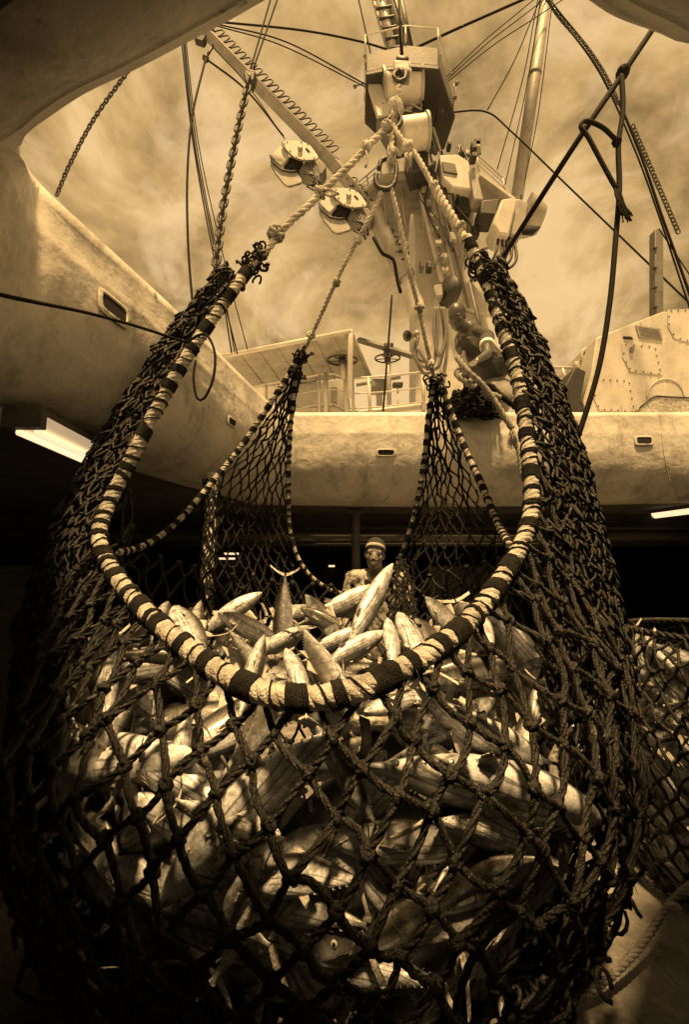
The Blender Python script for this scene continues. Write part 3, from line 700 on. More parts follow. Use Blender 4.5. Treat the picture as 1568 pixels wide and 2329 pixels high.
# right round pole
po = empty('derrick_pole', P(1115, 640, 9.2), 'round steel pole rising to the top right of the mast', 'pole')
m = MB(); m.bar(P(1177, 452, 8.9), P(1252, -70, 8.9), .14, 16); m.build('upper_tube', M['pale'], po)
m = MB(); m.bar(P(1115, 650, 9.0), P(1158, 530, 8.9), .16, 16); m.build('lower_tube', M['pale'], po)
m = MB(); m.bar(P(1215, 175, 8.9), P(1219, 165, 8.9), .15, 16); m.build('joint_ring', M['grey'], po)
# platform railings beside the web plate
rail('left_wing_railing', [(795, 432), (860, 378), (868, 372)], [(795, 432, 798, 448, 1), (835, 400, 838, 425, 1), (865, 373, 868, 400, 1)], 8.9, (.12, .25), 'thin railing on the left wing of the mast platform', .018).name = 'platform_railing'
rail('right_wing_railing', [(1040, 335), (1085, 350), (1150, 410)], [(1045, 330, 1050, 355, 1), (1085, 350, 1090, 390, 1), (1145, 405, 1150, 440, 1)], 8.9, (.12, .25), 'thin railing on the right wing of the mast platform', .018).name = 'platform_railing'
m = MB(); fl_ = [[P(1043 + 52*i/8, 343 - 4*math.sin(i) + 14*j, 8.7 + .05*math.sin(i*1.3)) for i in range(9)] for j in range(2)]; m.quadgrid(fl_); o = m.build('signal_flag', M['grey']); o.modifiers.new('t', 'SOLIDIFY').thickness = .01; tag(o, 'small dark flag blowing from the mast platform', 'flag')
# hoist sheave at the foot of the mast + hanging hoses
m = MB(); e_ = empty('hoist_block', P(1015, 690, 7), 'hoist block with dark sheave just above the bending man', 'hoist block')
m.slab([(988, 648), (1006, 645), (1010, 672), (990, 674)], 7.0, .3); bev(m.build('cheek_plate', M['pale'], e_), .02)
m = MB(); c = P(1017, 662, 7.0); m.tube([c, c + Vector((.12, .05, 0))], .26, 20); m.build('sheave', M['dark'], e_)
m = MB(); m.slab([(1024, 645), (1046, 643), (1052, 672), (1030, 680)], 6.95, .3); bev(m.build('cheek_plate', M['pale'], e_), .02)
hs = ((( 990, 700), (988, 760), (1000, 810), (1015, 760), (1008, 700)), ((996, 700), (994, 780), (985, 830), (965, 815), (950, 790)), ((1004, 700), (1012, 770), (1000, 830), (985, 842)), ((1010, 700), (1018, 780), (1010, 860), (1012, 872)),
      ((945, 770), (940, 800), (955, 830), (975, 835)), ((952, 765), (945, 810), (965, 850), (990, 840)), ((948, 780), (950, 815), (980, 825)))
for i, h_ in enumerate(hs):
    m = MB(); m.tube(px([(u, v, 6.6 + .05*i) for u, v in h_], .04), .028, 7); o = m.build('hydraulic_hose', M['grey'])
    tag(o, ['curved hose looping left of the man, the innermost', 'long hose swinging left from the hoist block', 'hose hanging straight then hooking left', 'thick hose hanging lowest beside the man', 'short coiled hose beside the horn', 'wide coiled hose loop beside the horn', 'small inner coil of hose beside the horn'][i], 'hose', 'hoses below the hoist block')

# ================================================================ WIRES AND CHAINS
def beyond(pts):
    pts = [tuple(p_) for p_ in pts]
    def ext(a, b, k): return tuple(a[i] + (a[i]-b[i])*k for i in range(3))
    if pts[0][1] < 45 and pts[0][1] > 0: d = pts[1][1]-pts[0][1]; pts.insert(0, ext(pts[0], pts[1], min(1.5, 90/max(1, d))))
    if pts[-1][1] < 45: d = pts[-2][1]-pts[-1][1]; pts.append(ext(pts[-1], pts[-2], min(1.5, 90/max(1, d))))
    if pts[-1][0] > 1530: d = pts[-1][0]-pts[-2][0]; pts.append(ext(pts[-1], pts[-2], min(1.5, 80/max(1, d))))
    return pts
def wire(pts, r, lab, m_='cable', nm='rigging_wire', grp='rigging wires against the sky', cat='wire', step=.12):
    m = MB(); m.tube(px(beyond(pts), step), r, 6); tag(m.build(nm, M[m_]), lab, cat, grp)
WR = [([(405, 20, 6), (412, 85, 6), (440, 330, 6.1), (490, 600, 6.2), (540, 805, 6.3)], .012, 'leftmost wire of the bundle descending behind the big chain'),
 ([(409, 20, 6), (416, 85, 6), (443, 330, 6.1), (494, 600, 6.2), (527, 803, 6.3)], .012, 'second wire of the bundle behind the big chain'),
 ([(412, 20, 6), (419, 85, 6), (447, 330, 6.1), (498, 600, 6.2), (534, 802, 6.3)], .010, 'third wire of the bundle behind the big chain'),
 ([(414, 20, 6), (422, 85, 6), (452, 330, 6.1), (512, 600, 6.2), (563, 795, 6.3)], .009, 'rightmost thin wire of the bundle behind the big chain'),
 ([(468, 133, 6), (438, 260, 5.5), (426, 400, 5.3), (428, 560, 5.2), (440, 715, 5.1)], .016, 'slack dark line curving down from the boom bracket to the left net'),
 ([(468, 133, 8), (560, 205, 8), (645, 310, 8.2)], .022, 'taut cable from the boom bracket to the upper winch'),
 ([(487, 110, 8.3), (560, 190, 8.3), (648, 316, 8.3)], .012, 'thin cable beside the boom to the upper winch'),
 ([(608, 25, 4.2), (570, 158, 4.0)], .009, 'left wire from the top of the picture to the chain block'),
 ([(622, 25, 4.2), (575, 160, 4.0)], .009, 'right wire from the top of the picture to the chain block'),
 ([(500, 50, 8), (680, 68, 8), (810, 92, 8), (900, 118, 8)], .02, 'dark stay from the boom head to the topmast'),
 ([(490, 54, 8), (650, 95, 8), (832, 192, 8)], .014, 'upper thin stay from the boom head to the crow\'s nest'),
 ([(490, 58, 8), (640, 103, 8), (832, 198, 8)], .012, 'lower thin stay from the boom head to the crow\'s nest'),
 ([(922, 120, 7.9), (1030, 70, 7.8), (1125, 28, 7.7)], .026, 'thick stay from the topmast to the upper right'),
 ([(995, 195, 8.2), (1100, 95, 8.4), (1178, 30, 8.6)], .012, 'first of three fine wires fanning right from the crow\'s nest'),
 ([(998, 198, 8.2), (1110, 98, 8.4), (1188, 38, 8.6)], .012, 'second of three fine wires fanning right from the crow\'s nest'),
 ([(1002, 200, 8.2), (1120, 105, 8.4), (1222, 38, 8.6)], .012, 'third of three fine wires fanning right from the crow\'s nest'),
 ([(1215, 33, 8.9), (1170, 140, 8.8), (1110, 250, 8.7)], .015, 'stay from the pole head down to the kinked wire'),
 ([(1020, 256, 8.8), (1105, 254, 8.7), (1165, 300, 8.6), (1300, 430, 8.2), (1560, 680, 7.6)], .018, 'kinked wire running from the nest down to the right edge'),
 ([(1218, 33, 8.8), (1190, 180, 8.8), (1132, 385, 8.8)], .014, 'left shroud between the nest and the round pole'),
 ([(1225, 33, 8.8), (1198, 200, 8.8), (1150, 420, 8.8)], .012, 'right shroud close left of the round pole'),
 ([(1254, 33, 8.8), (1225, 260, 8.8), (1185, 455, 8.8)], .012, 'wire close along the right side of the round pole'),
 ([(1270, 25, 5), (1370, 155, 5), (1450, 330, 5), (1510, 500, 5), (1560, 640, 5)], .016, 'outer curved stay sweeping down the right side'),
 ([(1262, 25, 5), (1362, 160, 5), (1445, 340, 5), (1505, 505, 5), (1550, 640, 5)], .011, 'inner curved stay sweeping down the right side'),
 ([(1115, 25, 8.2), (832, 33, 8.2)], .0, ''),
 ([(892, 672, 7.2), (884, 780, 7.2), (872, 935, 7.2)], .02, 'dark line hanging from the boom foot across the railing'),
 ([(905, 25, 7.8), (938, 130, 7.8), (985, 330, 7.8)], .018, 'dark line running down across the crow\'s nest'),
 ([(822, 25, 8.0), (852, 160, 8.0)], .016, 'short dark line left of the topmast'),
 ([(850, 540, 7.9), (872, 578, 7.9), (895, 590, 8.0), (905, 640, 8.1), (912, 665, 8.1)], .035, 'thick hose looping from the lower winch to the boom foot'),
 ([(1500, 520, 5.5), (1560, 610, 5.5)], .008, 'faint stay right of the grey stack'),
]
for p_, r_, lab in WR:
    if r_: wire(p_, r_, lab)
# ladder of hoses below lower winch
def link(m, c, t, s_, L_, w, r):
    pts = []
    for i in range(17):
        a = 2*math.pi*i/16; x = math.cos(a); y = math.sin(a)
        pts.append(c + t*((L_/2 - w/2)*(1 if x > 0 else -1)*min(1, abs(x)*3) + w/2*x) + s_*(w/2*y))
    m.tube(pts, r, 6, False)
def chain(ctrl, L_, w, r, lab, parts=True, m_='chain'):
    path = px(ctrl, .02); d = sum((b-a).length for a, b in zip(path, path[1:])); n = int(d/(L_*.72)); q_ = resample(path, n+1); fr = frames(q_)
    e_ = empty('chain', q_[-1], lab, 'chain') if parts else None; m = MB()
    for i in range(n):
        c = (q_[i]+q_[i+1])/2; t, a, b = fr[i]; ax = Vector((1, 0, 0)); ax = (ax - t*ax.dot(t)).normalized(); bx = t.cross(ax)
        s_ = ax*math.cos(.25) + bx*math.sin(.25) if i % 2 else bx*math.cos(.25)+ax*-math.sin(.25)+ax*.35
        s_.normalize()
        if parts: m = MB()
        link(m, c, t, s_, L_, w, r)
        if parts: m.build('chain_link', M[m_], e_)
    if not parts: tag(m.build('chain', M[m_]), lab, 'chain')
chain([(566, 185, 3.9), (540, 300, 3.8), (508, 470, 3.6), (485, 655, 3.4)], .125, .075, .0125, 'heavy dark chain hanging from the teardrop block to the left net')
chain([(316, 128, 2.6), (220, 260, 2.6), (160, 370, 2.6), (128, 445, 2.6)], .04, .026, .005, 'thin rusty chain hanging down to the left plating', False)
chain([(1240, -20, 4.95), (1268, 33, 4.95), (1350, 130, 4.95), (1408, 235, 4.95)], .06, .036, .006, 'upper length of light chain beside the curved right stay', False)
chain([(1440, 285, 4.9), (1485, 390, 4.9), (1545, 530, 4.9)], .075, .046, .008, 'lower length of light chain beside the curved right stay', False)
b_ = empty('chain_block', P(567, 172, 3.95), 'dark teardrop pulley block at the top of the heavy chain', 'pulley block')
m = MB(); m.slab([(553, 163), (560, 156), (574, 155), (582, 161), (578, 180), (568, 190), (557, 184)], 3.9, .10); bev(m.build('cheek', M['dark'], b_), .015)
m = MB(); c = P(567, 170, 3.88); m.bar(c, c + Vector((0, .16, 0)), .02, 10); m.build('pin', M['grey'], b_)

# ================================================================ FISH PROTOTYPES
def fish_proto(bend, bm_, girth=1.0, mouth=.0):
    e_ = bpy.data.objects.new('tuna', None); COL.objects.link(e_); e_.empty_display_size = .05
    prof = [(.5, .004), (.485, .018), (.46, .032), (.42, .052), (.37, .072), (.31, .090), (.24, .105), (.16, .115), (.07, .118), (-.03, .112), (-.13, .098), (-.22, .077), (-.30, .054), (-.37, .033), (-.42, .018), (-.46, .011), (-.48, .013)]
    def by(x): return bend * (x*x*1.6) if x < .1 else bend * (.016 + (x-.1)*.1)
    m = MB(); rws = []
    for x, h in prof:
        h *= girth; r_ = []
        for j in range(18):
            a = 2*math.pi*j/18; wz = math.sin(a); z_ = h*wz*(1.0 if wz > 0 else 1.06); y_ = h*.72*math.cos(a)*(1 - .08*wz)
            r_.append(Vector((x, y_ + by(x), z_)))
        rws.append(r_)
    m.quadgrid(rws, True); m.f.append(tuple(range(18))); k = (len(prof)-1)*18; m.f.append(tuple(range(k, k+18))[::-1])
    h = girth
    for x in (-.17, -.21, -.25, -.29, -.33, -.37):
        hh = [hh_ for xx, hh_ in prof if xx <= x+.02][0]*h*1.0
        hh = next(ha + (hb-ha)*((x-xa)/(xb-xa)) for (xa, ha), (xb, hb) in zip(prof, prof[1:]) if xa >= x >= xb)*h
        for s_ in (-1, 1): m.tube([Vector((x, by(x), s_*hh*.92)), Vector((x-.012, by(x), s_*(hh+.011))), Vector((x-.026, by(x), s_*(hh+.009)))], [.004, .003, .0008], 4)
    m.build('body', bm_, e_)
    # gill cover edge + mouth line
    for s_ in (-1, 1):
        pass
    m = MB()
    for s_ in (-1, 1):
        pp = []
        for i in range(9):
            a = R(-62 + 124*i/8); h = .094*girth; x = .315 - .035*math.cos(a)
            pp.append(Vector((x, s_*(h*.715*math.cos(a)) + by(x), h*math.sin(a))))
        m.tube(pp, [.001, .003, .004, .0045, .0045, .0045, .004, .003, .001], 5, True)
        pm = [Vector((.498, by(.49), -.004)), Vector((.47, s_*.020 + by(.47), -.012)), Vector((.43, s_*.034*girth + by(.43), -.022))]
        m.tube(pm, [.002, .0035, .002], 5)
    m.build('gill_and_mouth_line', M['gills'], e_)
    for s_ in (-1, 1):
        c = Vector((.418, s_*.0365*girth + by(.41), .012)); m = MB(); m.ball(c, (.0135, .006, .0135), 12, 8); eo = m.build('eye', M['eyew'], e_)
        m = MB(); m.ball(c + Vector((0, s_*.0025, 0)), (.0085, .0055, .0085), 10, 6); m.build('pupil', M['eye'], eo)
    # lunate tail with rays
    m = MB(); yb = by(-.48)
    for s_ in (-1, 1):
        n = 9; ra, rb = [], []
        for i in range(n+1):
            t = i/n; z_ = s_*(.008 + .16*t); x0 = -.462 - .075*t**1.5 - .02*t; x1 = -.490 - .020*t - .078*t**1.6 - .012*(1-t); rag = random.uniform(-.004, .004)
            ra.append((x0, z_)); rb.append((x1 + rag, z_))
        top = [Vector((x, yb - bend*.1 + .004, z_)) for x, z_ in ra]; mid = [Vector(((a[0]+b[0])/2, yb - bend*.12 + .006*(1-i/n), a[1])) for i, (a, b) in enumerate(zip(ra, rb))]
        bot = [Vector((x, yb - bend*.15, z_)) for x, z_ in rb]; mid2 = [v - Vector((0, .012*(1-i/n)+.001, 0)) for i, v in enumerate(mid)]; top2 = [v - Vector((0, .006, 0)) for v in top]
        m.quadgrid([top, mid, bot, mid2, top2])
    m.build('tail_fin', M['fin'], e_)
    def fin(pts0, pts1, thick, nm, off=0):
        m = MB(); a = [Vector(p_) for p_ in pts0]; b = [Vector(p_) for p_ in pts1]; n = 8; top = []; bot = []
        for i in range(n+1):
            t = i/n; top.append(a[0].lerp(a[1], t)); bot.append(b[0].lerp(b[1], t) + Vector((random.uniform(-.004, .004), 0, random.uniform(-.003, .003))))
        mid = [p_.lerp(q_, .55) + Vector((0, thick*(.5 if i % 2 else 1.3), 0)) for i, (p_, q_) in enumerate(zip(top, bot))]
        m.quadgrid([top, mid, bot, [p_ - Vector((0, thick*2, 0)) for p_ in mid], top]); m.build(nm, M['fin'], e_)
    h = girth
    fin([(.17, by(.17), .108*h), (.02, by(.0), .112*h)], [(.12, by(.1), .185*h), (-.02, by(0), .125*h)], .003, 'dorsal_fin')
    fin([(-.03, by(-.03), .105*h), (-.11, by(-.1), .095*h)], [(-.13, by(-.13), .165*h), (-.14, by(-.14), .125*h)], .003, 'second_dorsal_fin')
    fin([(-.06, by(-.05), -.108*h), (-.13, by(-.12), -.095*h)], [(-.15, by(-.14), -.17*h), (-.16, by(-.15), -.12*h)], .003, 'anal_fin')
    for s_ in (-1, 1):
        y0 = s_*.076*h + by(.2); fin([(.25, y0, .01), (.25, y0, -.018)], [(.10, y0 + s_*.035, -.015), (.13, y0 + s_*.03, -.03)], .002*s_, 'pectoral_fin')
    return e_
PROTO = [fish_proto(.12, M['fishA']), fish_proto(.42, M['fishB'], .92), fish_proto(-.4, M['fishB'], 1.08), fish_proto(.2, M['fishC'], .95), fish_proto(-.3, M['fishA'], 1.0)]
used = [False]*len(PROTO)
NFISH = [0]
def put_fish(k, mid, xdir, zdir, size, lab, grp):
    pr = PROTO[k]
    if not used[k]: o = pr; used[k] = True
    else:
        o = pr.copy(); COL.objects.link(o)
        for ch in list(pr.children):
            c = ch.copy(); COL.objects.link(c); c.parent = o
            for gch in list(ch.children):
                d_ = gch.copy(); COL.objects.link(d_); d_.parent = c
    X = xdir.normalized(); Z = (zdir - X*zdir.dot(X)).normalized(); Yv = Z.cross(X)
    mt_ = Matrix((X, Yv, Z)).transposed().to_4x4(); mt_.translation = mid
    mt_ = mt_ @ Matrix.Diagonal((size, size*random.uniform(.78, 1.08), size*random.uniform(.86, 1.1), 1))
    loc, rq, sc_ = mt_.decompose(); o.location = loc; o.rotation_mode = 'QUATERNION'; o.rotation_quaternion = rq; o.scale = sc_
    tag(o, lab, 'fish', grp); NFISH[0] += 1
    return o
TOPG = 'tuna piled in the open top of the net'
def fish_px(nose, tail, k, belly=None, lab='', grp=TOPG, fat=1.0):
    a, b = P(*nose), P(*tail); view = (EYE - (a+b)/2).normalized(); X = (a-b).normalized()
    side = X.cross(view)
    z_ = side if belly is None else (side*math.cos(belly) + view*math.sin(belly))
    return put_fish(k, (a+b)/2, a-b, z_, (a-b).length*1.0*fat, lab, grp)
TOPF = [
 ((588, 1352, 2.15), (448, 1448, 2.05), 4, .3, 'bright tuna pointing up right, nose beside the upright tail'),
 ((640, 1520, 1.95), (646, 1318, 2.1), 3, .2, 'tuna standing tail up with its forked tail above the pile'),
 ((888, 1292, 2.15), (778, 1500, 1.85), 0, -1.1, 'largest tuna leaning upright in front of the man, striped belly showing'),
 ((862, 1338, 2.45), (690, 1425, 2.3), 4, -.4, 'pale tuna lying behind the big leaning one'),
 ((702, 1360, 2.2), (800, 1490, 1.9), 1, .3, 'tuna with its nose up at the centre back of the pile'),
 ((690, 1385, 2.05), (810, 1450, 2.0), 3, .2, 'dark tuna just below the one with its nose up'),
 ((598, 1455, 1.52), (545, 1640, 1.35), 1, .1, 'tuna head with a clear round eye rising above the near rope'),
 ((655, 1478, 1.55), (712, 1610, 1.3), 4, -1.0, 'slim pale tuna dropping behind the near rope at the middle'),
 ((790, 1600, 1.35), (690, 1440, 1.7), 0, .9, 'pale tuna with raised tail near the middle of the pile'),
 ((872, 1440, 1.8), (725, 1520, 1.65), 0, -.7, 'bright tuna lying across in front of the big leaning one'),
 ((820, 1432, 1.95), (680, 1500, 1.9), 4, -.6, 'tuna lying just behind the bright crosswise one'),
 ((972, 1362, 2.0), (1075, 1470, 1.75), 4, .2, 'tuna with pointed nose up against the right back net'),
 ((910, 1400, 1.95), (985, 1530, 1.6), 0, -.9, 'bright tuna sloping down right beside the net strip'),
 ((886, 1410, 1.85), (905, 1540, 1.55), 4, -1.0, 'upright pale tuna beneath the net strip'),
 ((1110, 1470, 1.7), (1035, 1352, 2.1), 2, .3, 'tuna whose small forked tail sticks up at the right'),
 ((505, 1400, 1.95), (650, 1465, 1.75), 3, .1, 'dark tuna lying across below the bright one on the left'),
 ((400, 1380, 1.9), (470, 1500, 1.6), 4, -.5, 'pale pointed tuna at the left end of the pile'),
 ((455, 1375, 2.15), (430, 1500, 1.9), 1, .2, 'upright tuna next to the netted post'),
 ((700, 1430, 1.8), (560, 1500, 1.6), 1, .2, 'dark tuna pointing right above the head with the round eye'),
 ((625, 1590, 1.4), (530, 1450, 1.65), 3, .1, 'dark tuna sliding toward the near rope on the left'),
 ((960, 1600, 1.3), (790, 1540, 1.45), 3, .1, 'dark tuna lying flat behind the near rope right of centre'),
 ((1000, 1400, 2.1), (1130, 1380, 2.2), 1, .2, 'tuna lying flat at the far right of the pile'),
 ((380, 1370, 2.1), (350, 1480, 1.85), 2, .2, 'dark tuna half hidden behind the left rope'),
 ((760, 1400, 2.4), (600, 1400, 2.6), 2, .1, 'dark tuna at the back of the pile behind the upright tail'),
]
for a, b, k, be, lab in TOPF: fish_px(a, b, k, be, lab, fat=1.12)
# ragged fin sprays / tails sticking up at left
# ---- bag shape
CX, CY = -.08, 1.92
def shell(th, z, off=0.0):
    a, b = 1.14 + off, .92 + off; cz, c = .95, .97
    if z < cz: f = math.sqrt(max(0, 1 - ((cz - z)/(c+off))**1.75))
    else: f = 1 - .06*((z-cz)/.5)**1.5
    return Vector((CX + a*f*math.cos(th), CY + b*f*math.sin(th), z))
rnd = random.Random(11)
FRONT = 'tuna packed behind the near mesh of the net'
FR = [((1365, 1865, 1.45), (800, 1705, 1.12), 0, -1.0, 'long bright tuna lying behind the mesh right of centre, nose poking out right'),
      ((1235, 1745, 1.36), (930, 1590, 1.18), 4, -.9, 'bright tuna above the long one behind the right mesh'),
      ((265, 1750, 1.5), (430, 1960, 1.25), 4, -.8, 'bright broad tuna behind the left mesh'),
      ((560, 1690, 1.18), (470, 1930, 1.12), 2, -.3, 'tuna standing nose up behind the mesh left of centre'),
      ((430, 1610, 1.3), (390, 1850, 1.2), 4, -1.0, 'pale tuna nose up behind the left mesh'),
      ((720, 1650, 1.15), (860, 1880, 1.1), 3, .1, 'dark tuna behind the mesh at the very centre'),
      ((640, 1900, 1.08), (410, 1830, 1.18), 1, .2, 'tuna lying across behind the mesh left of centre'),
      ((1240, 1930, 1.42), (960, 1850, 1.15), 0, -.8, 'striped tuna just below the long bright one'),
      ((1130, 1590, 1.45), (980, 1700, 1.25), 4, -.5, 'tuna pointing up right behind the upper right mesh'),
      ((830, 1615, 1.2), (980, 1560, 1.4), 4, -.7, 'tuna just under the near rope right of centre'),
      ((230, 1650, 1.6), (250, 1440, 1.8), 4, -.6, 'tuna hanging nose down at the far left of the net'),
      ((300, 1600, 1.55), (200, 1800, 1.6), 2, .1, 'dark tuna beside the one hanging nose down'),
      ((560, 1975, 1.12), (500, 2150, 1.15), 3, -.2, 'dim tuna head in the shade low left of centre'),
      ((1160, 1780, 1.3), (1230, 1560, 1.5), 1, -.3, 'upright tuna behind the right mesh')]
for a, b, k, be, lab in FR: fish_px(a, b, k, be, lab, FRONT)
# the mass of fish behind the mesh, in rows round the front and sides
zs = .10; ri = 0
while zs < 1.42:
    n = 15 if zs > .35 else 9
    for j in range(n):
        if False: pass
        th = R(-205 + 230*(j + (ri % 2)*.5 + rnd.uniform(-.2, .2))/n); z_ = zs + rnd.uniform(-.03, .03)
        if z_ > (1.10 if math.sin(th) < -.3 else 1.32): continue
        p_ = shell(th, z_, -.16 - rnd.uniform(0, .06)); q_ = shell(th+.02, z_, -.16); tng = (q_-shell(th, z_, -.16)).normalized(); nrm = Vector((math.cos(th), math.sin(th), (z_-.95)*.9)).normalized()
        up = nrm.cross(tng).normalized(); a = rnd.gauss(0, .5) + (math.pi if rnd.random() < .5 else 0)
        X = tng*math.cos(a) + up*math.sin(a); zd = up*rnd.choice((1, 1, -1)) + nrm*rnd.uniform(-1.2, .6)
        d_ = p_ - EYE; ax_ = d_.y*CP + d_.z*SP; u_ = 784 + F*d_.x/ax_; v_ = 1164.5 - F*(d_.z*CP - d_.y*SP)/ax_
        if p_.y < 1.75 and 880 < u_ < 1300 and 1640 < v_ < 1880: continue
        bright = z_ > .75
        k = rnd.choice([0, 4, 4, 0, 1] if z_ > .72 else [3, 3, 2, 1, 3])  # low rows get mostly dark-skinned fish, deepening the shade there by colour
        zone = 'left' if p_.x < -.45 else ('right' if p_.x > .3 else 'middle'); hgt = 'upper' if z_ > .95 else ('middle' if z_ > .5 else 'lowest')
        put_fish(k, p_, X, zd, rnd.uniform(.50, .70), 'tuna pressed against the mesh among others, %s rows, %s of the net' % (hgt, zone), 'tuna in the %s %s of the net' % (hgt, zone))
    zs += .115; ri += 1
# filling below the top of the pile
for j in range(34):
    x = rnd.uniform(-.85, .7); y = rnd.uniform(1.35, 2.55); 
    if ((x-CX)/.72)**2 + ((y-CY)/.55)**2 > 1: continue
    z_ = 1.17 + .12*(y-1.3) + rnd.uniform(-.08, .02); a = rnd.uniform(0, 6.28)
    put_fish(rnd.choice([1, 2, 3, 4, 0]), Vector((x, y, z_)), Vector((math.cos(a), math.sin(a), rnd.uniform(-.3, .3))), Vector((rnd.uniform(-1, 1), rnd.uniform(-1, 1), .8)), rnd.uniform(.48, .6), 'tuna lying deep in the pile beneath the topmost fish', 'tuna beneath the topmost fish')
for j in range(26):
    x = rnd.uniform(-.8, .65); y = rnd.uniform(1.4, 2.5)
    if ((x-CX)/.9)**2 + ((y-CY)/.7)**2 > 1: continue
    a = rnd.uniform(0, 6.28)
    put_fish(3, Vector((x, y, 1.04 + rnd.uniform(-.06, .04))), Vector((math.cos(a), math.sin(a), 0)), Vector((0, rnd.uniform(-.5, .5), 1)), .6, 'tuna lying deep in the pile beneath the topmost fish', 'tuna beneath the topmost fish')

# slim fins and tails sticking out through the low mesh
for (a, b, k, be, lab) in (((560, 1990, 1.2), (815, 1985, 1.0), 4, -.4, 'tuna whose pale ragged tail shows in the dark lower middle of the net'), ((700, 2190, 1.3), (1010, 2212, 1.15), 4, -.6, 'tuna whose pale fin spray shows at the very bottom of the net'),
    ((1050, 2260, 1.6), (1245, 2185, 1.6), 2, -.3, 'tuna with its tail poking out at the lower right of the net'), ((1290, 1900, 1.6), (1400, 1830, 1.7), 4, -.3, 'small tuna tail poking out of the right curtain'),
    ((580, 2020, 1.15), (520, 2190, 1.15), 2, -.4, 'dim tuna hanging tail down at the lower left of the net')):
    fish_px(a, b, k, be, lab, 'tuna poking through the low mesh')
# ================================================================ THE NET
net = empty('cargo_net', Vector((CX, CY, 0)), 'huge dark rope net bulging with tuna, drawn up by thick wrapped ropes', 'fishing net')
def wrapped(ctrl, R_, nm, lab, bands, par=net, r=.0042, pale='rope', step=.015, cover=.55, gap=(.02, .10), band=(.008, .075)):
    path = crom([P(*c) for c in ctrl], step); d = sum((b-a).length for a, b in zip(path, path[1:]))
    m = MB(); m.laid(path, R_, R_*3.6, 7, 4 if R_ > .02 else 3); ro = m.build(nm, M[pale], par)
    s_ = rnd.uniform(0, .04); nl = 0
    while s_ < d and nl < 98:
        w = rnd.uniform(*band); gp = rnd.uniform(*gap)
        m = MB(); m.wrap(path, R_*1.02 + r*.5, s_, min(d-.002, s_+w), r, r*1.6, jit=.001); nl += 1
        lo_ = m.build('lashing', M['twine'], ro)
        if w > .075 and s_+w < d: m = MB(); m.wrap(path, R_*1.02 + r*1.9, s_+w*.25, s_+w*.7, r, r*2.3, jit=.0015); m.build('lashing', M['twine'], ro); nl += 1
        if gp > .05 and s_+w+gp < d: m = MB(); m.wrap(path, R_*1.02 + r*.5, s_+w, s_+w+gp, r*.7, gp*.8); m.build('lashing', M['twine'], ro); nl += 1
        s_ += w + gp
    return path
RA = [(1060, 540, 2.05), (1095, 610, 2.03), (1125, 690, 2.0), (1150, 770, 1.95), (1180, 870, 1.88), (1200, 1000, 1.78), (1211, 1130, 1.66), (1195, 1220, 1.55), (1150, 1305, 1.42), (1080, 1400, 1.28), (1000, 1470, 1.18), (900, 1530, 1.10), (780, 1578, 1.06), (640, 1585, 1.07), (520, 1540, 1.14), (420, 1470, 1.25), (320, 1380, 1.42), (250, 1290, 1.60), (225, 1220, 1.70), (245, 1150, 1.78), (290, 1060, 1.85), (340, 960, 1.90), (420, 820, 1.95), (500, 700, 2.0), (560, 620, 2.04), (598, 575, 2.06)]
pathA = wrapped(RA, .029, 'rim_rope', '', None)
BL = [(688, 805, 2.6), (640, 880, 2.64), (560, 1000, 2.66), (480, 1100, 2.58), (400, 1190, 2.4), (330, 1240, 2.2), (270, 1257, 1.95)]
wrapped(BL, .017, 'far_left_rope', '', None, r=.0035, band=(.02, .05), gap=(.03, .07))
BR = [(1000, 862, 2.6), (1050, 1000, 2.6), (1095, 1100, 2.45), (1130, 1185, 2.2), (1160, 1240, 1.75)]
wrapped(BR, .018, 'far_right_rope', '', None, r=.0035, band=(.02, .05), gap=(.03, .07))
BC = [(678, 812, 2.62), (668, 900, 2.68), (659, 1000, 2.74), (656, 1120, 2.8), (662, 1220, 2.85), (690, 1290, 2.88), (735, 1332, 2.9), (790, 1352, 2.9), (850, 1345, 2.88), (893, 1305, 2.86), (925, 1230, 2.8), (950, 1140, 2.74), (966, 1040, 2.68), (976, 940, 2.64), (990, 870, 2.6)]
wrapped(BC, .014, 'far_rim_rope', '', None, r=.0035, band=(.015, .05), gap=(.02, .05))

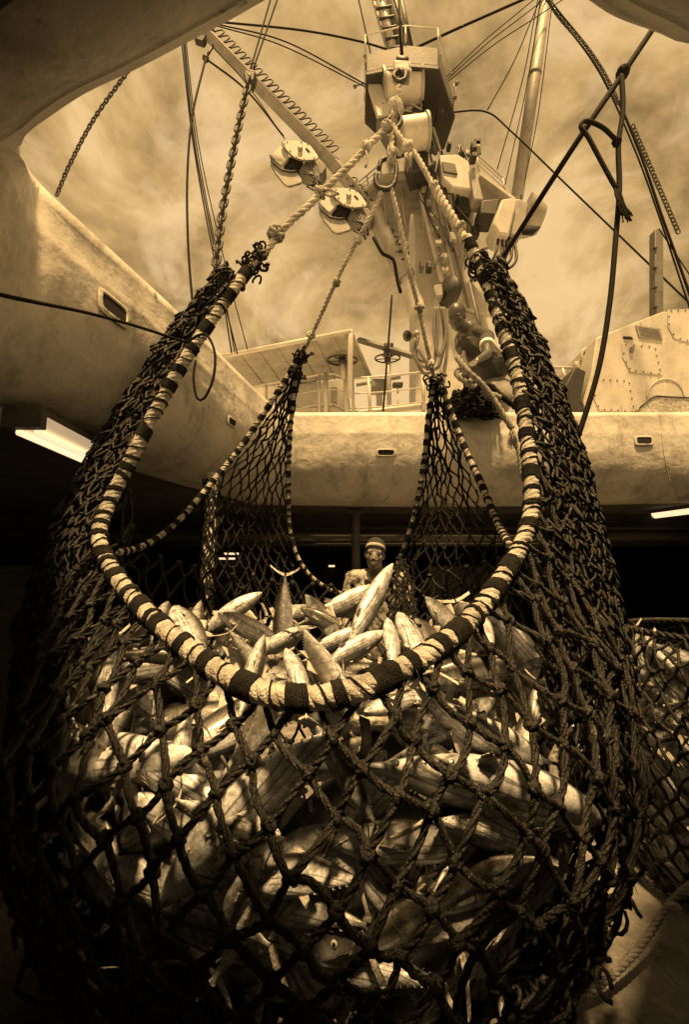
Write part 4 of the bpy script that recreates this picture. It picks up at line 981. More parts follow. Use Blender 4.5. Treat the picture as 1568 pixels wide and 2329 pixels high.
def loops(pts, n, rad, tr, m):
    for _ in range(n):
        c = rnd.choice(pts) + Vector((rnd.gauss(0, .02), rnd.gauss(0, .02), rnd.gauss(0, .02))); ax = Vector((rnd.gauss(0, 1), rnd.gauss(0, 1), rnd.gauss(0, 1))).normalized(); a = ax.orthogonal().normalized(); b = ax.cross(a); R_ = rnd.uniform(*rad); st_ = rnd.uniform(0, 6.28); ex = rnd.uniform(4.6, 6.28)
        m.tube([c + a*R_*math.cos(st_+ex*k/9) + b*R_*.8*math.sin(st_+ex*k/9) + ax*.003*k for k in range(10)], tr, 5)
def net_grid(rows, tr, kr, closed=False, m=None, jit=.012, skip=0.0, twist=False, kn=True, sg=.07):
    m = m or MB(); nr = len(rows); nc = len(rows[0]); P_ = []
    for i in range(nr):
        r_ = []
        for j in range(nc):
            v = rows[i][j]; s_ = 1.0 if 0 < i < nr-1 else .3
            r_.append(v + Vector((rnd.gauss(0, jit), rnd.gauss(0, jit), rnd.gauss(0, jit)))*s_)
        P_.append(r_)
    def tw(a, b):
        d = b - a; L_ = d.length
        if L_ < 1e-4: return
        sag = Vector((rnd.gauss(0, sg), rnd.gauss(0, sg), rnd.gauss(0, sg) - .05)) * L_
        q1 = a.lerp(b, .33) + sag; q2 = a.lerp(b, .67) + sag*.9
        if twist and a.y < 2.0:
            n_ = 9; pth = []
            for q_ in range(n_): t = q_/(n_-1); pth.append(a*(1-t)**3 + q1*3*t*(1-t)**2 + q2*3*t*t*(1-t) + b*t**3)
            fr = frames(pth); ph = rnd.uniform(0, 6)
            for s2 in (0, 2.09, 4.19):
                m.tube([pth[q_] + (fr[q_][1]*math.cos(ph+s2+q_*.95) + fr[q_][2]*math.sin(ph+s2+q_*.95))*tr*.5*rnd.uniform(.8, 1.25) for q_ in range(n_)], tr*.56, 5, False)
        else: m.tube([a, q1, q2, b], [tr*1.1, tr*rnd.uniform(.8, 1.05), tr*rnd.uniform(.8, 1.05), tr*1.1], 6, False)
    for i in range(nr-1):
        for j in range(nc):
            if i % 2 == 0: nb = (j-1, j)
            else: nb = (j, j+1)
            for k in nb:
                if closed: k %= nc
                if 0 <= k < nc and rnd.random() > skip: tw(P_[i][j], P_[i+1][k])
    if kn:
        for i in range(nr):
            for j in range(nc):
                if twist and P_[i][j].y < 2.0:
                    c = P_[i][j]
                    m.knot(c, kr*.62)
                    for _ in range(3):
                        ax = Vector((rnd.gauss(0, 1), rnd.gauss(0, 1), rnd.gauss(0, 1))).normalized(); a = ax.orthogonal().normalized(); b = ax.cross(a)
                        m.tube([c + (a*math.cos(1.05*q_) + b*math.sin(1.05*q_))*kr*rnd.uniform(.65, .8) for q_ in range(7)], kr*.38, 5, False)
                else: m.knot(P_[i][j], kr)
    return m, P_
# rim of the front shell: from near rope, rest of the way a simple curve
def rim_at(th):
    # nearest point of rope A lower arc by azimuth
    best = None
    for p_ in pathA:
        if p_.z > 2.1: continue
        a = math.atan2((p_.y-CY)/.92, (p_.x-CX)/1.14); d = abs((a-th+math.pi) % (2*math.pi)-math.pi)
        if best is None or d < best[0]: best = (d, p_)
    return best
NC = 52; NR = 18; th0 = -math.pi*1.0
def rowpt(i, j, off=0):
    th = 2*math.pi*(j + (.5 if i % 2 else 0))/NC - math.pi
    d, rp_ = rim_at(th)
    if d < .12: top = rp_.copy()
    else:
        zt = 1.62 + .1*math.cos(2*th); top = shell(th, min(zt, 1.62))
        w = min(1, (d-.12)/.3); top = shell(th, rp_.z).lerp(top, w); top.z = rp_.z + (zt-rp_.z)*w
    t = i/(NR-1); zt = top.z; ang = math.pi*.5
    # go down: straight then round
    zz = zt*(1-t); 
    if t > .55: zz = zt*.45*(1-math.sin((t-.55)/.45*math.pi/2))**1.15
    z_ = max(.012, zz); s_ = shell(th, z_, .015)
    if z_ < .2 and t > .9: pass
    k = max(0, 1 - t*4.5); base = shell(th, zt, .015)
    return s_ + (top - base)*k + Vector((math.cos(th), math.sin(th), 0))*(.03*math.sin(th*9+i*.7))*.4
rows_ = [[rowpt(i, j) for j in range(NC)] for i in range(NR)]
m, PP = net_grid(rows_, .0095, .019, True, jit=.013, twist=True, sg=.08)
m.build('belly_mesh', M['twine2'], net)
rows_ = [[rowpt(i, j) - Vector((PP[0][0].x*0, 0, 0)) + (Vector((CX, CY, .9)) - rowpt(i, j)).normalized()*.035 for j in range(NC)] for i in range(12, NR)]
mm_, _ = net_grid(rows_, .006, .012, True, jit=.02, sg=.13); mm_.build('inner_mesh', M['twine'], net)
rows_ = [[rowpt(i, j) + (Vector((CX, CY, .9)) - rowpt(i, j)).normalized()*-.012 + Vector((.02*math.sin(j*2.1), 0, .03*math.sin(i*1.7+j))) for j in range(NC)] for i in range(10, NR)]
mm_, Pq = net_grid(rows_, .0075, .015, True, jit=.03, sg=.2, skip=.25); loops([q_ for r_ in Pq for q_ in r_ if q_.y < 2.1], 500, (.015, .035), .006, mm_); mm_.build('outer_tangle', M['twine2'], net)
# tufts hanging from knots
def tufts(pts, n, Lr, m, r=.0016, down=None):
    for _ in range(n):
        p_ = rnd.choice(pts) + Vector((rnd.gauss(0, .004), rnd.gauss(0, .004), rnd.gauss(0, .004)))
        for k in range(rnd.randint(3, 7)):
            d_ = (Vector((rnd.gauss(0, 1), rnd.gauss(0, 1), rnd.gauss(-.6, 1))) if not down else Vector((rnd.gauss(0, .22), rnd.gauss(0, .22), -1))).normalized(); L_ = rnd.uniform(*Lr)
            m.tube([p_, p_ + d_*L_*.5, p_ + d_*L_ - Vector((0, 0, L_*.35))], [r, r, r*.4], 4)
fr_pts = [PP[i][j] for i in range(0, NR-2) for j in range(NC) if PP[i][j].y < 2.3]
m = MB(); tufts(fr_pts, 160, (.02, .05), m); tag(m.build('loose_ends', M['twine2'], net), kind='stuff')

def loft(Lc, Rc, nr, nc, bulge=.0, bv=Vector((0, 0, 0)), tip=.25):
    Lp = resample(crom([P(*p) for p in Lc], .05), nr); Rp = resample(crom([P(*p) for p in Rc], .05), nr); out = []
    for i in range(nr):
        r_ = []
        for j in range(nc):
            t = (j + (.5 if i % 2 else 0))/nc; p_ = Lp[i].lerp(Rp[i], t); w = math.sin(math.pi*t)
            r_.append(p_ + bv*(bulge*w))
        out.append(r_)
    return out
def cur_loops(G, n, m):
    nr = len(G)
    for _ in range(n):
        i = min(nr-1, int(nr*rnd.random()**.75)); row = G[i]; w = (row[0]-row[-1]).length; c = rnd.choice(row) + Vector((rnd.gauss(0, .012), rnd.gauss(0, .012), rnd.gauss(0, .015)))
        loops([c], 1, (.012, min(.030, .013 + w*.03)), rnd.uniform(.0045, .0065), m)
def scallop(G, m, tr, kr, out, amp=1.0):
    nr = len(G); nc = len(G[0]); Q = [[v + Vector((rnd.gauss(0, .008), rnd.gauss(0, .010), rnd.gauss(0, .010))) for v in r_] for r_ in G]
    tr0, kr0 = tr, kr
    for i in range(nr-1):
        k_ = min(1, .4 + (Q[i][0]-Q[i][-1]).length/.22); tr = tr0*k_; kr = kr0*k_
        for j in range(nc-1):
            a, b = Q[i][j], Q[i][j+1]; dn = Q[min(nr-1, i+1)][min(nc-1, j + (0 if i % 2 == 0 else 1))]
            lo = dn + Vector((rnd.gauss(0, .006), rnd.gauss(0, .008), -.006)); w = (b-a).length; o_ = out*rnd.uniform(0, .02)*amp
            m.tube([a, a.lerp(lo, .5) + o_ - (b-a)*.12, lo + o_*1.3, b.lerp(lo, .5) + o_ + (b-a)*.12, b], [tr, tr*.9, tr*1.15, tr*.9, tr], 5, False)
        for j in range(nc):
            m.knot(Q[i][j], kr)
# right outer curtain
rg_f = [(1098, 622, 2.04), (1120, 690, 1.98), (1155, 790, 1.93), (1190, 900, 1.86), (1215, 1020, 1.78), (1228, 1130, 1.68), (1215, 1230, 1.58), (1215, 1350, 1.50), (1225, 1500, 1.42), (1230, 1680, 1.40), (1235, 1850, 1.42)]
rg_b = [(1112, 625, 2.12), (1162, 700, 2.22), (1225, 820, 2.3), (1272, 930, 2.32), (1315, 1050, 2.32), (1350, 1180, 2.3), (1385, 1300, 2.28), (1415, 1430, 2.22), (1430, 1560, 2.15), (1430, 1720, 2.1), (1405, 1900, 2.05)]
g1 = loft(rg_f, rg_b, 46, 14, .11, Vector((.35, -.9, 0)))
m = MB(); scallop(g1, m, .0065, .012, Vector((.4, -.9, .1)))
scallop(loft([(u+6, v+18, Y+.02) for u, v, Y in rg_f], [(u-12, v+16, Y) for u, v, Y in rg_b], 34, 10, .09, Vector((.35, -.9, 0))), m, .0065, .013, Vector((.4, -.9, .1)))
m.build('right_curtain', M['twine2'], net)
g1 = loft([(u+10, v+5, Y+.05) for u, v, Y in rg_f], rg_b, 34, 11, .05, Vector((.3, -.9, 0)))
m, Pr = net_grid(g1, .007, .012, jit=.016); m.build('right_curtain_inner', M['twine'], net)
# left outer curtain
lg_f = [(545, 632, 2.04), (505, 695, 2.0), (425, 810, 1.97), (345, 950, 1.93), (290, 1060, 1.88), (240, 1160, 1.80), (215, 1240, 1.72), (205, 1360, 1.62), (190, 1500, 1.55), (180, 1680, 1.52), (190, 1860, 1.52)]
lg_b = [(530, 630, 2.10), (463, 705, 2.18), (368, 810, 2.26), (300, 920, 2.3), (235, 1020, 2.3), (165, 1140, 2.28), (110, 1260, 2.25), (68, 1390, 2.2), (46, 1540, 2.12), (42, 1700, 2.08), (60, 1860, 2.04)]
g1 = loft(lg_f, lg_b, 46, 13, .10, Vector((-.35, -.9, 0)))
m = MB(); scallop(g1, m, .0065, .012, Vector((-.4, -.9, .1)))
scallop(loft([(u-6, v+18, Y+.02) for u, v, Y in lg_f], [(u+12, v+16, Y) for u, v, Y in lg_b], 34, 9, .08, Vector((-.35, -.9, 0))), m, .0065, .013, Vector((-.4, -.9, .1)))
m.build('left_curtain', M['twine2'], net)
g1 = loft([(u-8, v+5, Y+.05) for u, v, Y in lg_f], lg_b, 34, 10, .04, Vector((-.3, -.9, 0)))
m, _ = net_grid(g1, .007, .012, jit=.016); m.build('left_curtain_inner', M['twine'], net)
# back panels
g1 = loft([(682, 808, 2.62), (640, 890, 2.68), (572, 1000, 2.72), (500, 1090, 2.74), (475, 1180, 2.75), (478, 1290, 2.7), (490, 1400, 2.6)], [(684, 812, 2.63), (672, 900, 2.7), (662, 1000, 2.76), (660, 1120, 2.82), (668, 1230, 2.86), (684, 1320, 2.85), (690, 1420, 2.75)], 25, 9, .1, Vector((0, 1, 0)))
m, _ = net_grid(g1, .0062, .011, jit=.008); m.build('far_left_panel', M['twine'], net)
g1 = loft([(490, 1105, 2.62), (420, 1180, 2.45), (350, 1235, 2.25), (285, 1262, 2.0)], [(520, 1360, 2.6), (440, 1370, 2.4), (380, 1370, 2.2), (300, 1350, 1.95)], 12, 6, .05, Vector((0, 1, 0)))
if False: m, _ = net_grid(g1, .006, .011, jit=.008); m.build('far_left_skirt', M['twine'], net)
g1 = loft([(986, 868, 2.6), (974, 960, 2.66), (962, 1060, 2.72), (940, 1170, 2.78), (905, 1290, 2.84), (885, 1360, 2.8), (872, 1440, 2.6)], [(998, 866, 2.6), (1035, 960, 2.62), (1075, 1070, 2.6), (1120, 1170, 2.5), (1150, 1240, 2.4), (1120, 1340, 2.4), (1060, 1430, 2.35)], 25, 10, .1, Vector((0, 1, 0)))
m, _ = net_grid(g1, .0062, .011, jit=.008); m.build('far_right_panel', M['twine'], net)
g1 = loft([(905, 1270, 2.3), (893, 1330, 2.2), (878, 1410, 2.1)], [(925, 1275, 2.32), (948, 1340, 2.22), (965, 1425, 2.1)], 12, 5, .0)
m, _ = net_grid(g1, .0055, .010, jit=.006); m.build('near_strip', M['twine'], net)
# gathered knots at the corners
for c_, s_ in (((590, 583, 2.05), .032), ((572, 603, 2.05), .042), ((540, 645, 2.04), .03), ((1090, 600, 2.04), .055), ((1110, 630, 2.02), .05), ((685, 812, 2.6), .035), ((990, 868, 2.6), .04), ((675, 850, 2.62), .028), ((1002, 890, 2.6), .03)):
    m = MB(); c = P(*c_); loops([c], 20, (s_*.35, s_*.75), .006, m); tufts([c], 4, (.03, s_*1.3), m, .003); m.build('corner_knot', M['twine'], net)

# ---- net around the post
p0 = P(478, 1150, 3.0); post = MB(); post.bar(Vector((p0.x, 3.0, 0)), Vector((p0.x, 3.0, ZB-.01)), .042, 14); po_ = post.build('stanchion', M['white']); tag(po_, 'white round post wrapped in dark netting behind the fish at left', 'post')
rws = []
for i in range(30):
    rws.append([Vector((p0.x + .055*math.cos(2*math.pi*(j+(.5 if i % 2 else 0))/7), 3.0 + .055*math.sin(2*math.pi*(j+(.5 if i % 2 else 0))/7), 2.25 - i*.05)) for j in range(7)])
m, _ = net_grid(rws, .006, .009, True, jit=.004); tag(m.build('netting', M['twine'], po_))
# ---- second net at right
n2 = empty('cargo_net', Vector((2.3, 2.55, 0)), 'second dark net full of bright fish at the right edge', 'fishing net')
def sh2(th, z_, off=0):
    f = (math.sqrt(max(0, 1-((.3-z_)/.6)**2)) if z_ < .3 else 1) if z_ < .72 else 1-.25*((z_-.72)/.6)**2
    return Vector((2.22 + (.68+off)*f*math.cos(th), 2.47 + (.75+off)*f*math.sin(th), z_))
rws = [[sh2(2*math.pi*(j+(.5 if i % 2 else 0))/46, max(.01, 1.26*(1-i/21)**1.1)) for j in range(46)] for i in range(22)]
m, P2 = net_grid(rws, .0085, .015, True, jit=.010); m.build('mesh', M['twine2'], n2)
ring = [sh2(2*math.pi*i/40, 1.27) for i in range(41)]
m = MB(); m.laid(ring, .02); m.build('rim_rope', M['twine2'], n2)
for i in range(8):
    for j in range(9):
        th = R(150 + 190*(j+(i % 2)*.5)/9); z_ = .12 + i*.145; p_ = sh2(th, z_, -.15); tn = Vector((-math.sin(th), math.cos(th), 0)); a = rnd.gauss(0, .45)
        put_fish(rnd.choice([0, 4, 4, 1]), p_, tn*math.cos(a)+Vector((0, 0, math.sin(a))), Vector((0, 0, 1))*rnd.choice((-1, 1)) + Vector((math.cos(th), math.sin(th), 0))*rnd.uniform(-1, .3), rnd.uniform(.45, .55), 'pale tuna inside the second net at the right edge', 'tuna in the second net')

# ================================================================ ROPES FROM THE HOOK
def rope(ctrl, R_, nm, lab, m_='rope', cat='rope', grp=None, pitch=None, ends=None):
    path = px(ctrl, .03); m = MB(); m.laid(path, R_, pitch or R_*6.5); o = m.build(nm, M[m_]); tag(o, lab, cat, grp); return o, path
def knot_lump(par, c, s_, m_, n=10, tr=.3):
    m = MB()
    for k in range(n):
        ax = Vector((rnd.gauss(0, 1), rnd.gauss(0, 1), rnd.gauss(0, 1))).normalized(); a = ax.orthogonal().normalized(); b = ax.cross(a); R_ = s_*rnd.uniform(.55, 1)
        m.tube([c + a*R_*math.cos(.7*i) + b*R_*math.sin(.7*i) for i in range(10)], s_*tr, 6)
    m.build('knot', M[m_], par)
o, _ = rope([(908, 175, 2.12), (905, 215, 2.12), (900, 262, 2.1)], .021, 'hoisting_rope', 'short thick pale rope above the upper shackle', pitch=.1)
knot_lump(o, P(912, 172, 2.12), .035, 'dark', 8); knot_lump(o, P(900, 245, 2.1), .042, 'rope', 12)
m = MB(); tufts([P(900, 240, 2.08), P(896, 255, 2.08)], 30, (.03, .08), m, .0022, True); m.build('frayed_sleeve', M['rope'], o)
hb = empty('hook_block', P(911, 120, 2.15), 'white steel hook block at the top of the hoisting rope', 'hook block')
m = MB(); m.slab([(897, 134), (932, 136), (936, 162), (895, 158)], 2.1, .08); bev(m.build('shell', M['pale'], hb), .01)
m = MB(); m.slab([(903, 125), (930, 127), (931, 137), (901, 135)], 2.13, .05); m.build('cap', M['dark'], hb)
m = MB(); m.bar(P(914, 60, 2.16), P(916, 130, 2.14), .007, 8); m.bar(P(905, -60, 2.16), P(913, 130, 2.14), .006, 8); m.build('hoist_wire', M['cable'], hb)
m = MB(); m.tube(px([(905, 160, 2.1), (896, 172, 2.08), (905, 184, 2.08), (920, 180, 2.08), (925, 165, 2.1)], .01), .011, 8); m.build('hook', M['dark'], hb)
def shackle(pts, Y, r, lab):
    m = MB(); m.tube(px([(u, v, Y) for u, v in pts], .01), r, 10); o = m.build('shackle', M['dark']); tag(o, lab, 'shackle', 'shackles below the hook'); return o
shackle([(878, 282), (888, 268), (900, 262), (912, 270), (910, 284), (900, 292), (888, 288)], 2.09, .013, 'upper dark shackle where the pale ropes meet')
shackle([(862, 385), (868, 366), (884, 360), (898, 366), (902, 385), (900, 405), (895, 420)], 2.09, .013, 'lower dark shackle, upper bow open to the left')
shackle([(856, 395), (855, 415), (864, 428), (884, 430), (896, 420), (901, 402)], 2.08, .014, 'lowest dark shackle link holding the two thin ropes')
o, _ = rope([(890, 288, 2.09), (892, 312, 2.09), (890, 345, 2.09)], .017, 'sling_rope', 'frayed sling rope between the upper and lower shackles')
m = MB(); tufts([P(888, 325, 2.08), P(893, 330, 2.08), P(890, 345, 2.08)], 44, (.04, .1), m, .0024, True); m.build('frayed_sleeve', M['rope'], o)
o, _ = rope([(888, 285, 2.08), (845, 325, 2.07), (800, 372, 2.06), (745, 425, 2.05), (700, 470, 2.05), (655, 510, 2.05), (598, 580, 2.06)], .019, 'sling_rope', 'thick pale rope running down left from the shackle to the left net corner')
knot_lump(o, P(728, 438, 2.05), .035, 'ropeb', 8); knot_lump(o, P(628, 532, 2.05), .04, 'ropeb', 9); knot_lump(o, P(832, 335, 2.06), .028, 'rope', 6); knot_lump(o, P(880, 288, 2.07), .03, 'ropeb', 8)
for a in ([(735, 432, 2.04), (755, 432, 2.0), (770, 442, 1.98)], [(738, 440, 2.04), (752, 446, 2.0), (764, 442, 1.98)], [(832, 340, 2.05), (836, 360, 2.03), (832, 380, 2.02)]):
    m = MB(); m.tube(px(a, .02), .007, 6); m.build('rope_end', M['ropeb'], o)
o, _ = rope([(893, 285, 2.08), (915, 318, 2.07), (945, 350, 2.06), (985, 420, 2.05)], .015, 'sling_rope', 'pale rope running down right from the shackle to the splice')
knot_lump(o, P(930, 335, 2.06), .032, 'rope', 9)
m = MB(); tufts([P(935, 345, 2.05), P(925, 350, 2.05)], 8, (.03, .09), m, .003, True); m.build('frayed_end', M['rope'], o)
o, _ = rope([(985, 420, 2.05), (1010, 465, 2.05), (1040, 515, 2.05), (1075, 585, 2.05)], .026, 'sling_rope', 'thick spliced pale rope at the right net corner', pitch=.10)
knot_lump(o, P(1048, 520, 2.05), .035, 'ropeb', 7); knot_lump(o, P(990, 425, 2.05), .026, 'ropeb', 6)
o, _ = rope([(872, 425, 2.08), (850, 480, 2.12), (820, 535, 2.18), (790, 590, 2.25), (765, 640, 2.32), (738, 700, 2.42), (708, 765, 2.52), (690, 800, 2.6)], .0125, 'net_rope', 'thin pale rope from the lowest shackle down left to the far left corner')
knot_lump(o, P(815, 545, 2.2), .022, 'rope', 7); knot_lump(o, P(766, 642, 2.32), .024, 'ropeb', 8); knot_lump(o, P(708, 762, 2.52), .026, 'rope', 7)
o, _ = rope([(890, 428, 2.08), (905, 490, 2.12), (918, 550, 2.18), (935, 630, 2.26), (955, 710, 2.36), (972, 790, 2.46), (988, 858, 2.58)], .0135, 'net_rope', 'pale rope from the lowest shackle down right to the far right corner')
knot_lump(o, P(922, 560, 2.2), .022, 'rope', 7); knot_lump(o, P(955, 700, 2.34), .026, 'ropeb', 8); knot_lump(o, P(978, 830, 2.5), .03, 'rope', 7)
# cable across the left plating and its loop
def plain(ctrl, r, nm, lab, m_='cable', cat='rope', grp=None):
    m = MB(); m.tube(px(ctrl, .02), r, 8); o = m.build(nm, M[m_]); tag(o, lab, cat, grp); return o
plain([(-60, 655, 1.05), (34, 678, 1.2), (200, 712, 1.5), (320, 745, 1.72), (420, 778, 1.9)], .0065, 'dark_line', 'dark taut line crossing the left plating to the net')
plain([(420, 780, 1.9), (465, 760, 1.88), (488, 800, 1.86), (485, 860, 1.85), (465, 905, 1.85), (448, 905, 1.85), (440, 860, 1.86), (445, 820, 1.88)], .006, 'dark_line', 'dark loop hanging from the left net corner')
# top right black rope with knots
o = plain([(1580, -80, 2.1), (1500, 45, 2.1), (1420, 165, 2.1), (1335, 290, 2.12), (1250, 420, 2.3), (1180, 530, 2.6), (1110, 640, 3.2)], .016, 'black_rope', 'thick black rope slanting down from the top right corner')
knot_lump(o, P(1418, 165, 2.1), .034, 'cable', 12)
o = plain([(1415, 170, 2.09), (1418, 250, 2.08), (1408, 330, 2.08), (1410, 430, 2.08), (1402, 540, 2.07), (1388, 690, 2.06), (1360, 850, 2.05), (1300, 1040, 2.04), (1285, 1075, 2.04)], .014, 'black_rope', 'black rope hanging from the knot down to the right curtain')
knot_lump(o, P(1404, 322, 2.08), .026, 'cable', 8)
o = plain([(1404, 320, 2.07), (1372, 290, 2.05), (1335, 275, 2.05), (1322, 288, 2.05), (1338, 310, 2.05), (1365, 360, 2.05), (1392, 410, 2.05), (1404, 430, 2.05)], .012, 'black_rope', 'loose black rope loop tied around the slanting one')
m = MB()
for k in range(14): m.tube(px([(1402+rnd.uniform(-4, 4), 420, 2.05), (1410+rnd.uniform(-6, 10), 455, 2.04+rnd.uniform(-.01, .01)), (1425+rnd.uniform(-12, 16), 500+rnd.uniform(-14, 8), 2.03)], .03), .004, 5)
m.build('frayed_end', M['cable'], o)
# floor rope at bottom right
o, _ = rope([(1180, 2330, 1.75), (1290, 2285, 1.8), (1380, 2230, 1.85), (1460, 2150, 1.95), (1530, 2050, 2.05), (1600, 1990, 2.1)], .014, 'floor_rope', 'pale rope lying across the floor at the bottom right', 'ropeb')
knot_lump(o, P(1530, 2065, 2.04), .03, 'rope', 6)

# ================================================================ PEOPLE
def remesh(o, v=.007, it=6):
    r_ = o.modifiers.new('fuse', 'REMESH'); r_.mode = 'VOXEL'; r_.voxel_size = v; r_.use_smooth_shade = True
    s_ = o.modifiers.new('soft', 'SMOOTH'); s_.factor = .5; s_.iterations = it
def head(m, c, R3, s_=1.0):
    """R3: columns = right(x), forward(y), up(z) of the head"""
    def q(x, y, z_): return c + R3 @ Vector((x*s_, y*s_, z_*s_))
    def b(p_, r_, n=14): m.ball(q(*p_), tuple(k*s_ for k in r_), n, 10, R3)
    b((0, -.012, .035), (.076, .095, .092), 20); b((0, .02, -.03), (.062, .072, .085), 18); b((0, .040, -.028), (.052, .050, .062), 16); b((0, .055, -.085), (.030, .028, .024)); b((0, .03, -.07), (.048, .05, .04))
    for s2 in (-1, 1):
        b((s2*.030, .070, .024), (.026, .011, .009)); b((s2*.045, .062, -.018), (.020, .018, .018)); b((s2*.072, -.010, -.008), (.010, .018, .028)); b((s2*.014, .092, -.035), (.010, .011, .009))
        b((s2*.03, .070, 0.000), (.022, .013, .020)); b((s2*.030, .062, -.022), (.022, .018, .026)); b((s2*.018, .076, -.012), (.016, .013, .022)); b((s2*.031, .0735, .0105), (.0150, .0120, .0075)); b((s2*.031, .0725, -.006), (.0140, .0105, .0050))
    m.caps(q(0, .088, .012), .007*s_, q(0, .103, -.026), .011*s_, 10)
    b((0, .090, -.056), (.026, .012, .0075)); b((0, .086, -.069), (.023, .012, .0085))
    return q
def hand(m, w, d, nrm, side, s_=1.0, curl=.9):
    d = d.normalized(); nrm = nrm.normalized(); sd_ = d.cross(nrm).normalized()*side; tip = w + d*.085*s_
    for k in range(4):
        off = (k-1.5)*.019*s_; a = w + sd_*off*.5; kn = w + d*.082*s_ + sd_*off; m.caps(a, .013*s_, kn, .0115*s_, 8)
        Ls = (.036, .042, .040, .031)[k]*s_; p_ = kn; dd = d.copy(); c_ = curl*(.75+.1*k)
        for j, f in enumerate((1, .68, .55)):
            dd = (dd*math.cos(c_*.6) + nrm*math.sin(c_*.6)).normalized() if j == 0 else (Matrix.Rotation(c_*.6, 3, dd.cross(nrm).normalized() if dd.cross(nrm).length > 1e-4 else sd_) @ dd)
            e_ = p_ + dd*Ls*f; m.caps(p_, (.0095-.0012*j)*s_, e_, (.0085-.0012*j)*s_, 8); p_ = e_
    a = w + d*.022*s_ + sd_*-.026*s_; b = a + (d*.6 - sd_*.8 + nrm*.3).normalized()*.036*s_; c = b + (d*.9 + nrm*.5).normalized()*.030*s_
    m.caps(w, .015*s_, a, .014*s_, 8); m.caps(a, .0125*s_, b, .0105*s_, 8); m.caps(b, .010*s_, c, .0085*s_, 8)
def basis(fwd, up=Vector((0, 0, 1))):
    fwd = fwd.normalized(); x = fwd.cross(up).normalized(); u = x.cross(fwd); return Matrix((x, fwd, u)).transposed()
def face_parts(par, q, R3, s_, c):
    for s2 in (-1, 1):
        m = MB(); m.ball(q(s2*.031, .0765, .004), tuple(k*s_ for k in (.0110, .0090, .0055)), 12, 8, R3); eo = m.build('eye', M['eyeh'], par)
        m = MB(); m.ball(q(s2*.031, .0842, .003), tuple(k*s_ for k in (.0048, .0025, .0045)), 10, 6, R3); m.build('iris', M['eye'], eo)
        m = MB(); m.tube([q(s2*.014, .0875, .022), q(s2*.030, .0885, .027), q(s2*.046, .079, .021)], [.003*s_, .0045*s_, .002*s_], 6); m.build('eyebrow', M['cap'], par)
    for zz in (-.0565, -.0685):
        m = MB(); m.tube([q(-.024, .0885, -.0625), q(-.012, .0985, zz), q(0, .1015, zz), q(.012, .0985, zz), q(.024, .0885, -.0625)], [.001, .0055*s_, .006*s_, .0055*s_, .001], 8); m.build('lip', M['lipm'], par)

# man with the headband, in the hold behind the fish
c2 = P(853, 1262, 3.42); sc2 = 1.02
m2 = empty('person', Vector((c2.x, 3.5, 0)), 'man in a headband and patterned light shirt standing in the hold behind the fish', 'person')
m = MB(); R3 = basis(Vector((-.12, -1, -.06)), Vector((.10, 0, 1))); q = head(m, c2, R3, sc2)
nb = c2 + Vector((.02, .05, -.165)); m.caps(c2 + Vector((.005, .02, -.07)), .055, nb, .062)
sh = nb.z - .02; cx2 = c2.x + .02; y2 = 3.50
for s2 in (-1, 1):
    S_ = Vector((cx2 + s2*.185, y2, sh)); El = Vector((cx2 + s2*.25, y2+.02, sh-.30)); Wr = Vector((cx2 + s2*.23, y2-.12, sh-.53))
    m.caps(nb, .055, S_, .058); m.caps(S_, .055, El, .042); m.caps(El, .041, Wr, .028); hand(m, Wr, Vector((0, -.5, -1)), Vector((0, -1, .2)), s2, 1.0, .7)
    Hp = Vector((cx2 + s2*.09, y2, sh-.55)); Kn = Vector((cx2 + s2*.11, y2-.02, .50)); An = Vector((cx2 + s2*.12, y2+.03, .09))
    m.caps(Hp, .09, Kn, .058); m.caps(Kn, .056, An, .038); m.caps(An, .04, An + Vector((0, -.17, -.05)), .032)
m.caps(nb + Vector((0, 0, -.12)), .13, Vector((cx2, y2, sh-.42)), .12); m.ball((cx2, y2, sh-.17), (.19, .12, .2), 16, 12)
ob = m.build('body', M['skin2'], m2); remesh(ob)
face_parts(m2, q, R3, sc2, c2)
m = MB(); m.ball((cx2, y2, sh-.15), (.205, .135, .19), 18, 12); m.caps(Vector((cx2, y2, sh-.18)), .15, Vector((cx2, y2, sh-.55)), .15)
for s2 in (-1, 1): m.caps(Vector((cx2+s2*.07, y2, sh+.01)), .07, Vector((cx2+s2*.19, y2, sh)), .07); m.caps(Vector((cx2+s2*.19, y2, sh)), .068, Vector((cx2+s2*.235, y2+.01, sh-.2)), .066)
os_ = m.build('shirt', M['pshirt'], m2); remesh(os_, .01, 4)
m = MB()
for s2 in (-1, 1): m.caps(Vector((cx2+s2*.09, y2, sh-.58)), .11, Vector((cx2+s2*.12, y2+.01, .14)), .08)
m.build('trousers', M['shirt'], m2)
m = MB()
for s2 in (-1, 1):
    a = nb + Vector((s2*.03, -.075, -.055)); b = nb + Vector((s2*.075, -.045, .03)); cc = nb + Vector((s2*.085, .0, .045)); d_ = nb + Vector((s2*.10, -.08, -.02))
    m.prism([a, b, cc, d_ + Vector((0, 0, -.03))], Vector((s2*.01, -.008, -.004)))
m.build('collar', M['cuff'], m2)
# headband: a bowed strip of cloth from temple over the crown
m = MB(); rws = []
for i in range(33):
    a = 2*math.pi*i/32
    def hb_(k, o): return c2 + R3 @ Vector((math.cos(a)*(.076+o)*sc2, (-.010+math.sin(a)*(.092+o))*sc2, (.034 + .034*math.sin(a) + k)*sc2))
    rws.append([hb_(0, -.004), hb_(0, .004), hb_(.014, .003), hb_(.030, -.004), hb_(.030, -.012)])
m.quadgrid(rws); m.build('headband', M['band'], m2)
m = MB(); m.ball(c2 + R3 @ Vector((0, -.018, .050)), (.0815, .096, .091), 22, 14, R3); oh = m.build('cap', M['cap'], m2)

